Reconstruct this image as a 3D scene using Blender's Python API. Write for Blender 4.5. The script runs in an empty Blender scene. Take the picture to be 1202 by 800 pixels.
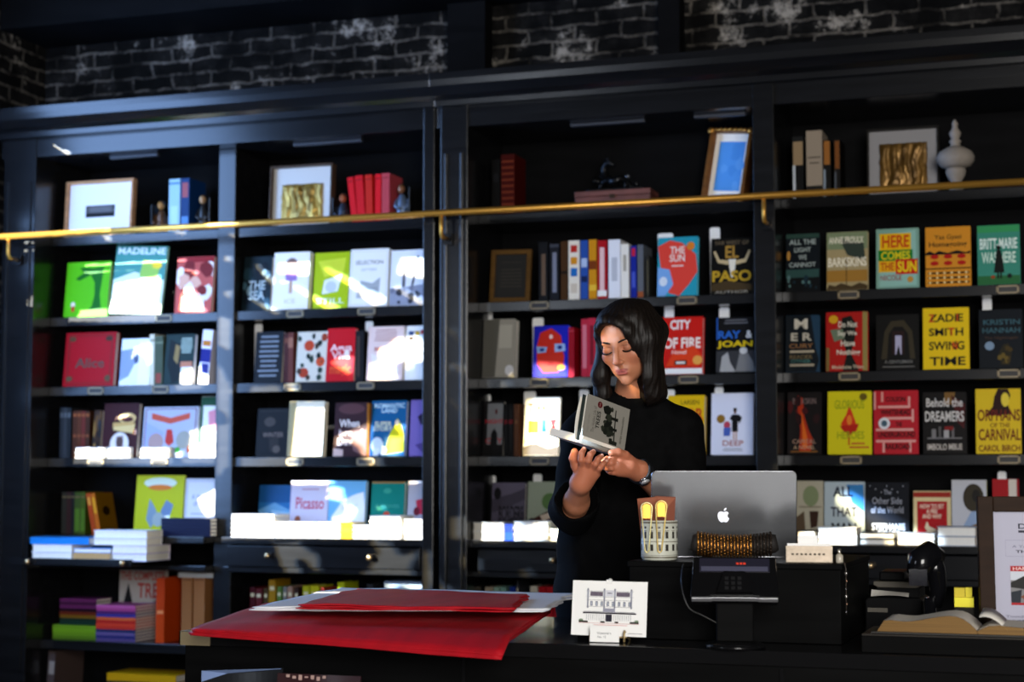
import bpy, bmesh, math, random
import numpy as np
from mathutils import Vector, Matrix, noise as mnoise
random.seed(7); rnd = random.random
SC = bpy.context.scene; COL = SC.collection
# ---------------------------------------------------------------- camera model (1202x800 photo)
FPX = 2000.0; YAW = math.radians(19); PIT = math.radians(4.55)
CAM = np.array([0, -6.69, 1.23])
FW = np.array([-math.sin(YAW)*math.cos(PIT), math.cos(YAW)*math.cos(PIT), math.sin(PIT)])
RT = np.array([math.cos(YAW), math.sin(YAW), 0.0]); UP = np.cross(RT, FW)
def ray(px, py): return FW + RT*(px-601)/FPX - UP*(py-400)/FPX
def onY(px, py, y):
    d = ray(px, py); return CAM + d*((y-CAM[1])/d[1])
def onZ(px, py, z):
    d = ray(px, py); return CAM + d*((z-CAM[2])/d[2])
def onD(px, py, dep): return CAM + ray(px, py)*dep
# ---------------------------------------------------------------- materials
def lin(h):
    if not isinstance(h, str): return tuple(h)[:3]
    h = h.lstrip('#')
    if len(h) == 3: h = ''.join(c*2 for c in h)
    out = []
    for i in (0, 2, 4):
        c = int(h[i:i+2], 16)/255
        out.append(c/12.92 if c <= .04045 else ((c+.055)/1.055)**2.4)
    return tuple(out)
_mats = {}
def mat(c, rough=.5, metal=0., spec=.5, name=None, **kw):
    key = (str(c), rough, metal, spec, name, str(sorted(kw.items())))
    if key in _mats: return _mats[key]
    m = bpy.data.materials.new(name or 'paint_'+str(c).strip('#')); m.use_nodes = True
    b = m.node_tree.nodes['Principled BSDF']
    b.inputs['Base Color'].default_value = (*lin(c), 1); b.inputs['Roughness'].default_value = rough
    b.inputs['Metallic'].default_value = metal; b.inputs['Specular IOR Level'].default_value = spec
    if kw.get('trans'):
        b.inputs['Transmission Weight'].default_value = kw['trans']; b.inputs['IOR'].default_value = 1.45
    if kw.get('emit'):
        b.inputs['Emission Color'].default_value = (*lin(kw.get('ec', c)), 1); b.inputs['Emission Strength'].default_value = kw['emit']
    if kw.get('coat'): b.inputs['Coat Weight'].default_value = kw['coat']; b.inputs['Coat Roughness'].default_value = .08
    if kw.get('grain'):          # procedural colour variation: (scale xyz, amount, dark colour)
        sc, amt = kw['grain']
        nt = m.node_tree; tc = nt.nodes.new('ShaderNodeTexCoord'); mp = nt.nodes.new('ShaderNodeMapping')
        mp.inputs['Scale'].default_value = sc
        nz = nt.nodes.new('ShaderNodeTexNoise'); nz.inputs['Scale'].default_value = 1; nz.inputs['Detail'].default_value = 6
        cr = nt.nodes.new('ShaderNodeValToRGB'); L = lin(c)
        cr.color_ramp.elements[0].position = .3; cr.color_ramp.elements[1].position = .7
        cr.color_ramp.elements[0].color = (*[v*(1-amt) for v in L], 1); cr.color_ramp.elements[1].color = (*[min(1, v*(1+amt)) for v in L], 1)
        nt.links.new(tc.outputs['Object'], mp.inputs[0]); nt.links.new(mp.outputs[0], nz.inputs['Vector'])
        nt.links.new(nz.outputs['Fac'], cr.inputs[0]); nt.links.new(cr.outputs[0], b.inputs['Base Color'])
        if kw.get('bump'):
            bp = nt.nodes.new('ShaderNodeBump'); bp.inputs['Strength'].default_value = kw['bump']; bp.inputs['Distance'].default_value = .003
            nt.links.new(nz.outputs['Fac'], bp.inputs['Height']); nt.links.new(bp.outputs[0], b.inputs['Normal'])
    _mats[key] = m; return m
def deep(c): return tuple(round(min(1, v**1.28*1.04), 5) for v in lin(c))      # printed inks, a little denser than their hex
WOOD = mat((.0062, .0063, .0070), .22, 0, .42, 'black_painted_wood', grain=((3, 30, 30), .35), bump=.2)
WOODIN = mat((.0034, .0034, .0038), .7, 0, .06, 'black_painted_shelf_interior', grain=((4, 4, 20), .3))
PAPER = mat('#efe9dc', .8, 0, .2, 'book_paper', grain=((2, 2, 900), .12))
WHITE = mat('#f2f1ee', .6, 0, .3, 'white_card')
# ---------------------------------------------------------------- mesh builder
class MB:
    def __init__(s): s.v = []; s.f = []; s.mi = []; s.ms = []; s.M = None; s.sm = []
    def m(s, mt):
        if mt not in s.ms: s.ms.append(mt)
        return s.ms.index(mt)
    def add(s, vs, fs, mt, smooth=False, M=None):
        b = len(s.v); k = s.m(mt)
        for p in vs:
            p = Vector(p)
            if M is not None: p = M @ p
            if s.M is not None: p = s.M @ p
            s.v.append(tuple(p))
        for f in fs: s.f.append([b+i for i in f]); s.mi.append(k); s.sm.append(smooth)
    def box(s, x0, x1, y0, y1, z0, z1, mt, M=None):
        s.add([(x0,y0,z0),(x1,y0,z0),(x1,y1,z0),(x0,y1,z0),(x0,y0,z1),(x1,y0,z1),(x1,y1,z1),(x0,y1,z1)],
              [(3,2,1,0),(4,5,6,7),(0,1,5,4),(1,2,6,5),(2,3,7,6),(3,0,4,7)], mt, M=M)
    def tube(s, pts, r, mt, n=10, closed=False, M=None):
        pts = [Vector(p) for p in pts]; N = len(pts); rs = r if isinstance(r, (list, tuple)) else [r]*N
        vs = []; fs = []; ref = None
        for i, p in enumerate(pts):
            a = pts[(i-1) % N] if (closed or i) else p; b = pts[(i+1) % N] if (closed or i < N-1) else p
            t = (b-a).normalized()
            if ref is None: ref = t.orthogonal().normalized()
            ref = (ref - t*ref.dot(t)).normalized(); bi = t.cross(ref)
            for k in range(n):
                a_ = 2*math.pi*k/n; vs.append(p + (ref*math.cos(a_)+bi*math.sin(a_))*rs[i])
        for i in range(N if closed else N-1):
            for k in range(n):
                j = (i+1) % N; fs.append((i*n+k, i*n+(k+1) % n, j*n+(k+1) % n, j*n+k))
        if not closed: fs.append(list(range(n))[::-1]); fs.append([(N-1)*n+k for k in range(n)])
        s.add(vs, fs, mt, True, M)
    def lathe(s, prof, mt, n=28, M=None, c=(0, 0, 0), cap=True):
        vs = []; fs = []
        for r, z in prof:
            for k in range(n):
                a = 2*math.pi*k/n; vs.append((c[0]+r*math.cos(a), c[1]+r*math.sin(a), c[2]+z))
        for i in range(len(prof)-1):
            for k in range(n): fs.append((i*n+k, i*n+(k+1) % n, (i+1)*n+(k+1) % n, (i+1)*n+k))
        if cap: fs.append(list(range(n))[::-1]); fs.append([(len(prof)-1)*n+k for k in range(n)])
        s.add(vs, fs, mt, True, M)
    def prism(s, poly, y0, y1, mt, M=None):       # poly in x,z ; extruded in y
        n = len(poly); vs = [(x, y0, z) for x, z in poly] + [(x, y1, z) for x, z in poly]
        fs = [list(range(n)), [n+i for i in range(n)][::-1]] + [(i, n+i, n+(i+1) % n, (i+1) % n) for i in range(n)]
        s.add(vs, fs, mt, M=M)
    def ball(s, c, r, mt, n=14, M=None):
        rr = r if isinstance(r, (tuple, list)) else (r, r, r); vs = []; fs = []; m_ = n//2
        for i in range(m_+1):
            th = math.pi*i/m_
            for k in range(n):
                a = 2*math.pi*k/n; vs.append((c[0]+rr[0]*math.sin(th)*math.cos(a), c[1]+rr[1]*math.sin(th)*math.sin(a), c[2]+rr[2]*math.cos(th)))
        for i in range(m_):
            for k in range(n): fs.append((i*n+k, (i+1)*n+k, (i+1)*n+(k+1) % n, i*n+(k+1) % n))
        s.add(vs, fs, mt, True, M)
    def build(s, name, parent=None, bevel=0):
        me = bpy.data.meshes.new(name); me.from_pydata(s.v, [], s.f)
        for mt in s.ms: me.materials.append(mt)
        me.polygons.foreach_set('material_index', s.mi); me.polygons.foreach_set('use_smooth', s.sm)
        bm = bmesh.new(); bm.from_mesh(me); bmesh.ops.recalc_face_normals(bm, faces=bm.faces) if bevel >= 0 else None
        bm.to_mesh(me); bm.free(); me.update()
        o = bpy.data.objects.new(name, me); COL.objects.link(o)
        if parent: o.parent = parent
        if bevel > 0:
            b = o.modifiers.new('edge', 'BEVEL'); b.width = bevel; b.segments = 2; b.limit_method = 'ANGLE'
        return o
def tag(o, label, cat, group=None, kind=None):
    o['label'] = label; o['category'] = cat
    if group: o['group'] = group
    if kind: o['kind'] = kind
    return o
def empty(name, loc, label, cat, group=None, rz=0):
    o = bpy.data.objects.new(name, None); COL.objects.link(o); o.location = Vector(loc); o.rotation_euler = (0, 0, rz)
    o.empty_display_size = .05
    return tag(o, label, cat, group)
def struct(o): o['kind'] = 'structure'; return o
# ---------------------------------------------------------------- flat art (printed on covers, signs)
_txt = {}
def text_geo(s, bold=0.):
    if (s, bold) in _txt: return _txt[(s, bold)]
    cu = bpy.data.curves.new('lettering', 'FONT'); cu.body = s; cu.resolution_u = 3; cu.offset = bold; cu.fill_mode = 'FRONT'
    cu.space_line = .8; cu.align_x = 'CENTER'
    ob = bpy.data.objects.new('lettering', cu); me = ob.to_mesh()
    v = np.array([p.co[:2] for p in me.vertices]) if len(me.vertices) else np.zeros((0, 2))
    f = [list(p.vertices) for p in me.polygons]; ob.to_mesh_clear()
    bpy.data.objects.remove(ob); bpy.data.curves.remove(cu)
    if len(v):
        lo = v.min(0); hi = v.max(0); v = (v-lo)/np.maximum(hi-lo, 1e-6)
    _txt[(s, bold)] = (v, f); return v, f
def R(x0, y0, x1, y1, c): return ('p', [(x0, y0), (x1, y0), (x1, y1), (x0, y1)], c)
def E(cx, cy, rx, ry, c, n=20): return ('p', [(cx+rx*math.cos(2*math.pi*k/n), cy+ry*math.sin(2*math.pi*k/n)) for k in range(n)], c)
def P(pts, c): return ('p', pts, c)
def T(s, x0, y0, x1, y1, c, b=.012, rot=0): return ('t', s, x0, y0, x1, y1, c, b, rot)
def blobs(n, cols, x0, y0, x1, y1, s, seed=1):
    r = random.Random(seed); out = []
    for i in range(n):
        cx = x0+(x1-x0)*r.random(); cy = y0+(y1-y0)*r.random(); k = s*(.5+r.random()); a0 = r.random()*6
        out.append(('p', [(cx+k*math.cos(a0+a)*(.6+.5*r.random()), cy+k*.8*math.sin(a0+a)*(.6+.5*r.random())) for a in [i_*.785 for i_ in range(8)]], cols[i % len(cols)]))
    return out
def lines(x0, y0, x1, y1, n, c, w=.5, seed=3):
    r = random.Random(seed); out = []; h = (y1-y0)/n
    for i in range(n):
        k = .5-.5*(.65+.35*r.random()); W = x1-x0
        out.append(R(x0+k*W*.8, y0+i*h, x1-k*W*.8, y0+i*h+h*w, c))
    return out
def clip01(p):
    # keep a printed shape inside the sheet it is printed on
    for ax, lim, sg in ((0, .004, 1), (0, .996, -1), (1, .004, 1), (1, .996, -1)):
        out = []; n = len(p)
        for i in range(n):
            a, b = p[i], p[(i+1) % n]; da, db = (a[ax]-lim)*sg, (b[ax]-lim)*sg
            if da >= 0: out.append(a)
            if (da >= 0) != (db >= 0):
                t = da/(da-db); out.append((a[0]+(b[0]-a[0])*t, a[1]+(b[1]-a[1])*t))
        p = out
        if len(p) < 3: return p
    return p
def put_art(mb, art, w, h, to3d, eps=.00012, rough=.45):
    """art coordinates run 0..1 rightwards and downwards; to3d(x, y, e) places them"""
    for i, a in enumerate(art):
        e = eps*(i+1)
        if a[0] == 'p':
            cp = clip01(a[1])
            if len(cp) < 3: continue
            pts = [to3d(x, y, e) for x, y in cp]; mb.add(pts, [list(range(len(pts)))], mat(deep(a[2]), rough, 0, .12))
        else:
            _, s, x0, y0, x1, y1, c, b, rot = a
            v, f = text_geo(s, b)
            if not len(v): continue
            pts = []
            for q in v:
                u, t = q[0], 1-q[1]
                if rot == 90: u, t = 1-t, 1-u; u, t = (1-q[1]), 1-q[0]
                pts.append(to3d(x0+(x1-x0)*u, y0+(y1-y0)*t, e))
            mb.add(pts, f, mat(deep(c), rough, 0, .12))
# ================================================================ ROOM
def brick_mat(name, along):
    m = bpy.data.materials.new(name); m.use_nodes = True; nt = m.node_tree; b = nt.nodes['Principled BSDF']
    tc = nt.nodes.new('ShaderNodeTexCoord'); sp = nt.nodes.new('ShaderNodeSeparateXYZ'); cb = nt.nodes.new('ShaderNodeCombineXYZ')
    nt.links.new(tc.outputs['Object'], sp.inputs[0]); nt.links.new(sp.outputs['X' if along == 'x' else 'Y'], cb.inputs[0]); nt.links.new(sp.outputs['Z'], cb.inputs[1])
    nz0 = nt.nodes.new('ShaderNodeTexNoise'); nz0.inputs['Scale'].default_value = 9; nz0.inputs['Detail'].default_value = 3
    nt.links.new(tc.outputs['Object'], nz0.inputs['Vector'])
    mx = nt.nodes.new('ShaderNodeVectorMath'); mx.operation = 'MULTIPLY_ADD'; mx.inputs[1].default_value = (.05, .045, 0)
    nt.links.new(nz0.outputs['Color'], mx.inputs[0]); nt.links.new(cb.outputs[0], mx.inputs[2])
    br = nt.nodes.new('ShaderNodeTexBrick'); nt.links.new(mx.outputs[0], br.inputs['Vector'])
    br.inputs['Scale'].default_value = 1; br.inputs['Brick Width'].default_value = .215; br.inputs['Row Height'].default_value = .068
    br.inputs['Mortar Size'].default_value = .0075; br.inputs['Mortar Smooth'].default_value = .3
    br.inputs['Color1'].default_value = (.0045, .0044, .0044, 1); br.inputs['Color2'].default_value = (.018, .0168, .016, 1); br.inputs['Mortar'].default_value = (.17, .152, .13, 1)
    # worn plaster patches
    nz = nt.nodes.new('ShaderNodeTexNoise'); nz.inputs['Scale'].default_value = 5.5; nz.inputs['Detail'].default_value = 8; nz.inputs['Roughness'].default_value = .72
    nt.links.new(tc.outputs['Object'], nz.inputs['Vector'])
    cr = nt.nodes.new('ShaderNodeValToRGB'); cr.color_ramp.elements[0].position = .57; cr.color_ramp.elements[1].position = .66
    nt.links.new(nz.outputs['Fac'], cr.inputs[0])
    mix = nt.nodes.new('ShaderNodeMix'); mix.data_type = 'RGBA'; mix.inputs['B'].default_value = (.34, .31, .27, 1)
    nt.links.new(cr.outputs[0], mix.inputs['Factor']); nt.links.new(br.outputs['Color'], mix.inputs['A'])
    # large soot variation hides some joints
    n3 = nt.nodes.new('ShaderNodeTexNoise'); n3.inputs['Scale'].default_value = 5.5; n3.inputs['Detail'].default_value = 9; n3.inputs['Roughness'].default_value = .75
    nt.links.new(tc.outputs['Object'], n3.inputs['Vector'])
    c3 = nt.nodes.new('ShaderNodeValToRGB'); c3.color_ramp.elements[0].position = .42; c3.color_ramp.elements[1].position = .64; c3.color_ramp.elements[0].color = (.05, .05, .05, 1)
    nt.links.new(n3.outputs['Fac'], c3.inputs[0])
    mul = nt.nodes.new('ShaderNodeMix'); mul.data_type = 'RGBA'; mul.blend_type = 'MULTIPLY'; mul.inputs['Factor'].default_value = 1
    nt.links.new(mix.outputs['Result'], mul.inputs['A']); nt.links.new(c3.outputs[0], mul.inputs['B'])
    nt.links.new(mul.outputs['Result'], b.inputs['Base Color']); b.inputs['Roughness'].default_value = .9; b.inputs['Specular IOR Level'].default_value = .15
    bp = nt.nodes.new('ShaderNodeBump'); bp.inputs['Strength'].default_value = .6; bp.inputs['Distance'].default_value = .01
    iv = nt.nodes.new('ShaderNodeMath'); iv.operation = 'SUBTRACT'; iv.inputs[0].default_value = 1
    nt.links.new(br.outputs['Fac'], iv.inputs[1]); nt.links.new(iv.outputs[0], bp.inputs['Height']); nt.links.new(bp.outputs[0], b.inputs['Normal'])
    return m
XL, XR, YB, YF, ZC = -4.95, 3.2, .48, -9.2, 4.35
DARK = mat((.012, .0115, .011), .8, 0, .2, 'dark_plaster')
def wallbox(name, a, mt): 
    mb = MB(); mb.box(*a, mt); return struct(mb.build(name))
wallbox('floor', (XL-.2, XR+.2, YF-.2, YB+.2, -.1, 0), mat((.03, .022, .017), .45, 0, .4, 'dark_floorboards', grain=((2, 14, 2), .5)))
wallbox('ceiling', (XL-.2, XR+.2, YF-.2, YB+.2, ZC, ZC+.1), DARK)
wallbox('wall_back', (XL-.2, XR+.2, YB, YB+.2, 0, ZC), brick_mat('black_brick_back', 'x'))
wallbox('wall_right', (XR, XR+.2, YF, YB, 0, ZC), DARK)
# dropped soffit (black boxed beam) and its lower lip above the brick, plus the two posts on the brick
z_sof = lambda: 3.42
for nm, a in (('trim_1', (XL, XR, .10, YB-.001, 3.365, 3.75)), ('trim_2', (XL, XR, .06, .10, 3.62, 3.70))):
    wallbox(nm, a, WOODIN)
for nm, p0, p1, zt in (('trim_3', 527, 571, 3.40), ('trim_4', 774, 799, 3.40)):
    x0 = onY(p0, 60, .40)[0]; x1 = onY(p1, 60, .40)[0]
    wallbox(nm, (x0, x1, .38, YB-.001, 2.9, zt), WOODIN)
# front wall with the shop window behind the photographer
mb = MB(); wx0, wx1, wz0, wz1 = .5, 3.05, .7, 3.7
for a in ((XL-.2, wx0, 0, ZC), (wx1, XR+.2, 0, ZC), (wx0, wx1, 0, wz0), (wx0, wx1, wz1, ZC)): mb.box(a[0], a[1], YF-.2, YF, a[2], a[3], DARK)
struct(mb.build('wall_front'))
mb = MB(); n = 3
for k in range(n+1):
    x = wx0+(wx1-wx0)*k/n; mb.box(x-.04, x+.04, YF-.12, YF-.04, wz0, wz1, WOOD)
for z in (wz0, 2.7, wz1): mb.box(wx0, wx1, YF-.12, YF-.04, z-.04, z+.04, WOOD)
struct(mb.build('window_1'))
# ================================================================ BOOKCASES
SH = {1: 1.973, 2: 1.647, 3: 1.316}; ZTOP = 2.352; SHT = .041; YSH = .14; YBK = .455
BZ = .965           # drawer ledge top
D1, D1b = -3.755, -3.668            # divider of the first case
def label_holder(mb, x, z, w=.085, h=.032):
    br = mat('#8f7f62', .5, .2, .3, 'aged_brass'); y = YSH-.004
    mb.box(x-w/2, x+w/2, y, YSH, z-h/2, z-h/2+.006, br); mb.box(x-w/2, x+w/2, y, YSH, z+h/2-.006, z+h/2, br)
    mb.box(x-w/2, x-w/2+.008, y, YSH, z-h/2, z+h/2, br); mb.box(x+w/2-.008, x+w/2, y, YSH, z-h/2, z+h/2, br)
    mb.box(x-w/2+.008, x+w/2-.008, y+.002, YSH, z-h/2+.006, z+h/2-.006, mat('#2a2622', .6))
def knob(mb, x, z, y):
    br = mat('#d9b98a', .22, .9, .5, 'brass')
    prof = [(.005, 0), (.005, .012), (.012, .016), (.014, .022), (.011, .029), (.004, .032)]
    M = Matrix.Translation((x, y, z)) @ Matrix.Rotation(math.pi/2, 4, 'X')
    mb.lathe(prof, br, 14, M)
def bookcase(label, xs, bays, holders, drawers, pil):
    """xs: overall left, right; bays: (x0, x1); pil: full-depth pilaster strips"""
    X0, X1 = xs
    o = empty('bookcase', (0, 0, 0), label, 'bookcase', 'black built-in bookcases along the brick wall')
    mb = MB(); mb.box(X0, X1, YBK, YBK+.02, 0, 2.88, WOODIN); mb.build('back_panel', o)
    for (a, b) in pil:
        mb = MB(); mb.box(a, b, 0, YBK, 0, 2.86, WOOD)
        if b-a > .12:           # sunk panel lines on the wide pilasters
            for (u, v, p, q) in ((a+.02, a+.032, .35, 2.6), (b-.032, b-.02, .35, 2.6)): mb.box(u, v, -.008, 0, p, q, WOOD)
        mb.build('pilaster', o, .003)
    mb = MB(); mb.box(X0, X1, .006, YBK-.001, 2.713, 2.86, WOOD); mb.build('frieze', o, .003)
    mb = MB()                                                     # stepped cornice
    prof = [(.02, 2.80), (-.03, 2.80), (-.035, 2.825), (-.06, 2.84), (-.095, 2.872), (-.10, 2.90), (-.10, 2.93), (.30, 2.93), (.30, 2.862), (.02, 2.862)]
    n = len(prof); vs = [(X0-.02 if X0 < -4 else X0, y, z) for y, z in prof]+[(X1, y, z) for y, z in prof]
    mb.add(vs, [list(range(n)), [n+i for i in range(n)][::-1]]+[(i, n+i, n+(i+1) % n, (i+1) % n) for i in range(n)], WOOD); mb.build('cornice', o, .002)
    for bi, (a, b) in enumerate(bays):
        for k, z in list(SH.items())+[(0, ZTOP)]:
            mb = MB(); mb.box(a, b, YSH, YBK, z-SHT, z, WOOD); s = mb.build('shelf', o, .002)
            for (px, py, kk) in holders:
                p = onY(px, py, YSH-.003)
                if kk == k and a < p[0] < b:
                    h = MB(); label_holder(h, p[0], z-SHT/2); h.build('label_holder', s)['label'] = 'brass label holder'
        mb = MB(); mb.box(a, b, YSH-.03, YBK, .44, .482, WOOD); mb.build('shelf', o, .002)
        mb = MB(); mb.box(a, b, YSH-.03, YBK, .0, .10, WOOD); mb.build('plinth', o)
    # ledge with drawers, runs behind the pilasters
    for (a, b) in bays:
        mb = MB(); mb.box(a, b, .03, YBK, BZ-.03, BZ, WOOD); mb.build('ledge', o, .003)
        mb = MB(); mb.box(a, b, .05, YBK, .812, .836, WOOD); mb.build('lower_rail', o, .003)
    for (a, b, kx, pull) in drawers:
        mb = MB(); y = .04-pull
        mb.box(a, b, y, .40-pull, .838, .838+(.09 if not pull else .02), WOOD)
        if pull: mb.box(a, b, y-.012, y, .836, .868, WOOD)
        d = mb.build('drawer', o, .002)
        for x in kx:
            k = MB(); knob(k, x, .888 if not pull else .852, y-(.012 if pull else 0)); k.build('knob', d)['label'] = 'round brass knob'
    return o
HOLD = [(192,372,1),(112,460,2),(188,459,2),(112,542,3),(187,542,3),(346,367,1),(430,365,1),(343,454,2),(429,454,2),(346,542,3),(429,541,3),
        (633,358,1),(806,352,1),(633,450,2),(808,446,2),(633,543,3),(996,348,1),(997,442,2),(999,539,3),(1183,342,1),(1184,436,2),(1184,533,3)]
kx = lambda *px: [onY(p, 655, .04)[0] for p in px]
bookcase('black panelled bookcase whose first tall bay stands in the corner by the side wall', (-4.84, -2.6412), [(-4.645, D1), (D1b, -2.705)], HOLD,
         [(-4.66, -4.02, [onY(37, 654, -.12)[0], onY(148, 656, -.12)[0]], .16), (D1b+.02, -2.73, kx(316, 436), 0)],
         [(-4.82, -4.645), (-2.705, -2.654)])
# thin divider of the first case is a vertical board flush with the shelves
c1 = bpy.data.objects['bookcase']
mb = MB(); mb.box(D1, D1b, .12, YBK, 0, 2.713, WOOD); mb.build('divider', c1, .003)
bookcase('black panelled bookcase behind the woman and the laptop', (-2.6408, .25), [(-2.503, -1.284), (-1.198, .0)], HOLD,
         [(-2.47, -1.31, kx(650, 830), 0), (-1.17, -.03, kx(1023, 1160), 0)],
         [(-2.626, -2.503), (-1.284, -1.198), (.0, .2)])
# under-cornice light strips (slim dark fittings seen under the frieze)
for i, (p0, p1, py, bay) in enumerate(((130, 186, 176, 'first'), (345, 425, 161, 'second'), (670, 757, 137, 'third'), (815, 875, 131, 'third'))):
    a = onY(p0, py, .10)[0]; b = onY(p1, py, .10)[0]
    mb = MB(); mb.box(a, b, .09, .115, 2.699, 2.712, mat('#3a3b40', .5, .2)); o = mb.build('strip_light', None, .002)
    tag(o, ('slim grey strip light under the frieze above the white picture', 'slim grey strip light under the frieze above the crumpled gold shadow box',
            'slim grey strip light under the frieze above the dark dragon sculpture', 'slim grey strip light under the frieze above the gilded frame')[i], 'strip light', 'strip lights under the bookcase frieze')
# ---------------------------------------------------------------- brass ladder rail in front of both cases
BRASS = mat('#d09a42', .36, .7, .5, 'polished_brass')
rz_ = onY(516, 250, -.085)[2]; o = empty('ladder_rail', (-2.6, -.085, rz_), 'long brass rail running across both bookcases below the top shelf', 'rail')
mb = MB(); mb.tube([(-2.34+.02, 0, 0), (-1, 0, 0), (2.85, 0, 0)], .0135, BRASS, 14); mb.build('bar', o)
for px in (10, 518, 897):
    x = onY(px, 280, -.085)[0]+2.6
    mb = MB(); mb.tube([(x, 0, -.01), (x, 0, -.085), (x, .012, -.1), (x, .068, -.1)], .0085, BRASS, 10); mb.box(x-.02, x+.02, .068, .0735, -.125, -.075, WOOD)
    mb.build('bracket', o)
# ================================================================ BOOKS
def make_book(name, w, h, t, col, art=(), spine=None, sart=(), rough=.45, back=None, pages=True, top_art=None):
    """origin: middle of the bottom edge of the front cover; front looks to -y, spine on -x"""
    mb = MB(); mk = lambda q: mat(deep(q), rough, 0, .12); c = mk(col); sc = mk(spine or col); bt = .0026
    x0, x1 = -w/2, w/2
    mb.box(x0, x1, 0, bt, 0, h, c); mb.box(x0, x1, t-bt, t, 0, h, mk(back or col)); mb.box(x0, x0+bt, bt, t-bt, 0, h, sc)
    put_art(mb, art, w, h, lambda x, y, e: (x0+w*x, -e-.0001, h*(1-y)))
    put_art(mb, sart, t, h, lambda x, y, e: (x0-e-.0001, t*(1-x), h*(1-y)))
    o = mb.build(name)
    if pages:
        g = MB(); k = .0035; g.box(x0+bt+.0002, x1-k, bt+.0002, t-bt-.0002, k, h-k, PAPER); g.build('page_block', o)
    return o
TILT = math.radians(6)
def face(px0, px1, py, zsh, col, art, label, group, t=.026, y=.175, spine=None, tilt=TILT, lean=0, clipx=None, rough=.45, back=None):
    pm = py+30; a = onY(px0, pm, y)[0]; b = onY(px1, pm, y)[0]
    if clipx: b = min(b, clipx)
    h = (onY((px0+px1)/2, py, y+.022)[2]-zsh)/math.cos(tilt)
    w = b-a
    o = make_book('book', w, h, t, col, art, spine, back=back)
    o.location = ((a+b)/2, y, zsh+t*math.sin(tilt)+.0008+abs(math.sin(lean))*w/2); o.rotation_euler = (-tilt, lean, 0)
    return tag(o, label, 'book', group)
def spine(px0, px1, py, zsh, col, sart, label, group, y=.18, depth=.15, lean=0, pages=True, rough=.45, cart=()):
    """book standing with its spine outwards; lean = sideways tilt"""
    pm = py+25; a = onY(px0, pm, y)[0]; b = onY(px1, pm, y)[0]; t = max(b-a-.0012, .006); h = onY((px0+px1)/2, py, y)[2]-zsh-.0012
    o = make_book('book', depth, h, t, col, cart, None, sart, rough)
    # spine(-x) turns to -y, thickness runs to -x; pixel columns are those of the top edge
    bx = b-h*math.sin(lean); lift = t*math.sin(-lean) if lean < 0 else 0
    o.matrix_world = Matrix.Translation((bx, y+depth/2, zsh+.0008+lift)) @ Matrix.Rotation(lean, 4, 'Y') @ Matrix.Rotation(math.pi/2, 4, 'Z')
    return tag(o, label, 'book', group)
def flat(x0, x1, y0, z0, t, d, col, label, group, fore=True, pgs=True, sart=(), jit=.0, rz=0):
    """book lying flat; its front (camera side) shows the page edge (fore) or the spine"""
    w = d; h = x1-x0
    o = make_book('book', w, h, t, col, (), None, sart)
    # local: x spine->fore, y thickness, z height.  lay: height -> world x, thickness -> z
    if fore: M = Matrix(((0, 0, 1, 0), (-1, 0, 0, 0), (0, 1, 0, 0), (0, 0, 0, 1)))     # fore edge (+x) to -y
    else:    M = Matrix(((0, 0, -1, 0), (1, 0, 0, 0), (0, 1, 0, 0), (0, 0, 0, 1)))     # spine (-x) to -y
    if not fore: pass
    M4 = Matrix.Translation(((x0+x1)/2+jit, y0+d/2, z0)) @ Matrix.Rotation(rz, 4, 'Z') @ M @ Matrix.Translation((0, 0, -h/2))
    o.matrix_world = M4
    return tag(o, label, 'book', group)
W_ = '#f4f2ee'; K_ = '#16161a'
G = lambda r, b: f'books facing out on {r} of {b}'
B1, B2, B3, B4 = 'the corner bay', 'the bay beside the double pilaster', 'the bay behind the woman', 'the bay beyond the laptop'
z1, z2, z3 = SH[1], SH[2], SH[3]
# ---- row 1 (just under the rail)
g = G('the first row', B1)
face(75,126,308,z1,'#6cc313',[P([(.62,.12),(.85,.1),(.83,.3),(.8,.6),(.84,.82),(.9,.88),(.55,.88),(.64,.8),(.68,.6),(.66,.38),(.56,.24),(.3,.34),(.22,.3),(.4,.2),(.3,.1)],'#137a16'),E(.2,.78,.05,.06,'#e9d9c8'),R(.17,.8,.24,.9,'#c34a30')],'bright green picture book with a dark green tree trunk on its cover',g,.02)
face(129,189,291,z1,'#7db7a6',[R(0,0,1,.5,'#5d9f97'),P([(0,.5),(.4,.38),(1,.5),(1,1),(0,1)],'#dfe9d6'),R(.2,.55,.75,1,'#f5f6ee'),P([(.55,.2),(.9,.25),(.85,.5),(.5,.45)],'#a6c96a'),E(.83,.28,.1,.05,'#f0d64a'),T('MADELINE',.04,.02,.97,.12,'#e9f2ef',.02)],'tall teal and white picture book, largest cover on the upper shelf of the corner bay',g,.016,lean=.05)
face(205,248,302,z1,'#c96a62',[R(0,0,1,.1,'#a02c30')]+blobs(14,['#f3ebe4','#8c2a2c','#e4b8a4','#e8e0d4'],.1,.15,.9,.9,.16,4)+[R(.2,.72,.8,.96,'#f4efe8')],'red and cream patchwork book standing close to the white book divider post',g)
g = G('the first row', B2)
face(284,317,302,z1,'#22343c',blobs(18,['#5a7884','#12202a','#8aa0a4','#34505a'],.05,.1,.95,.9,.13,5)+[T('THE\nSEA',.2,.45,.8,.8,'#c9d3d2')],'dark blue-green speckled novel, first under the rail in the bay beside the divider',g)
face(319,361,297,z1,'#f3efe9',[E(.5,.22,.17,.12,'#8c7670'),R(.33,.22,.67,.36,'#a89090'),R(.34,.36,.66,.5,'#a98ac0'),R(.46,.5,.54,.72,'#c8a890'),T('ICE',.35,.82,.65,.9,'#d8cfc8')],'white book picturing a brown and lilac ice lolly',g,.034)
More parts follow.
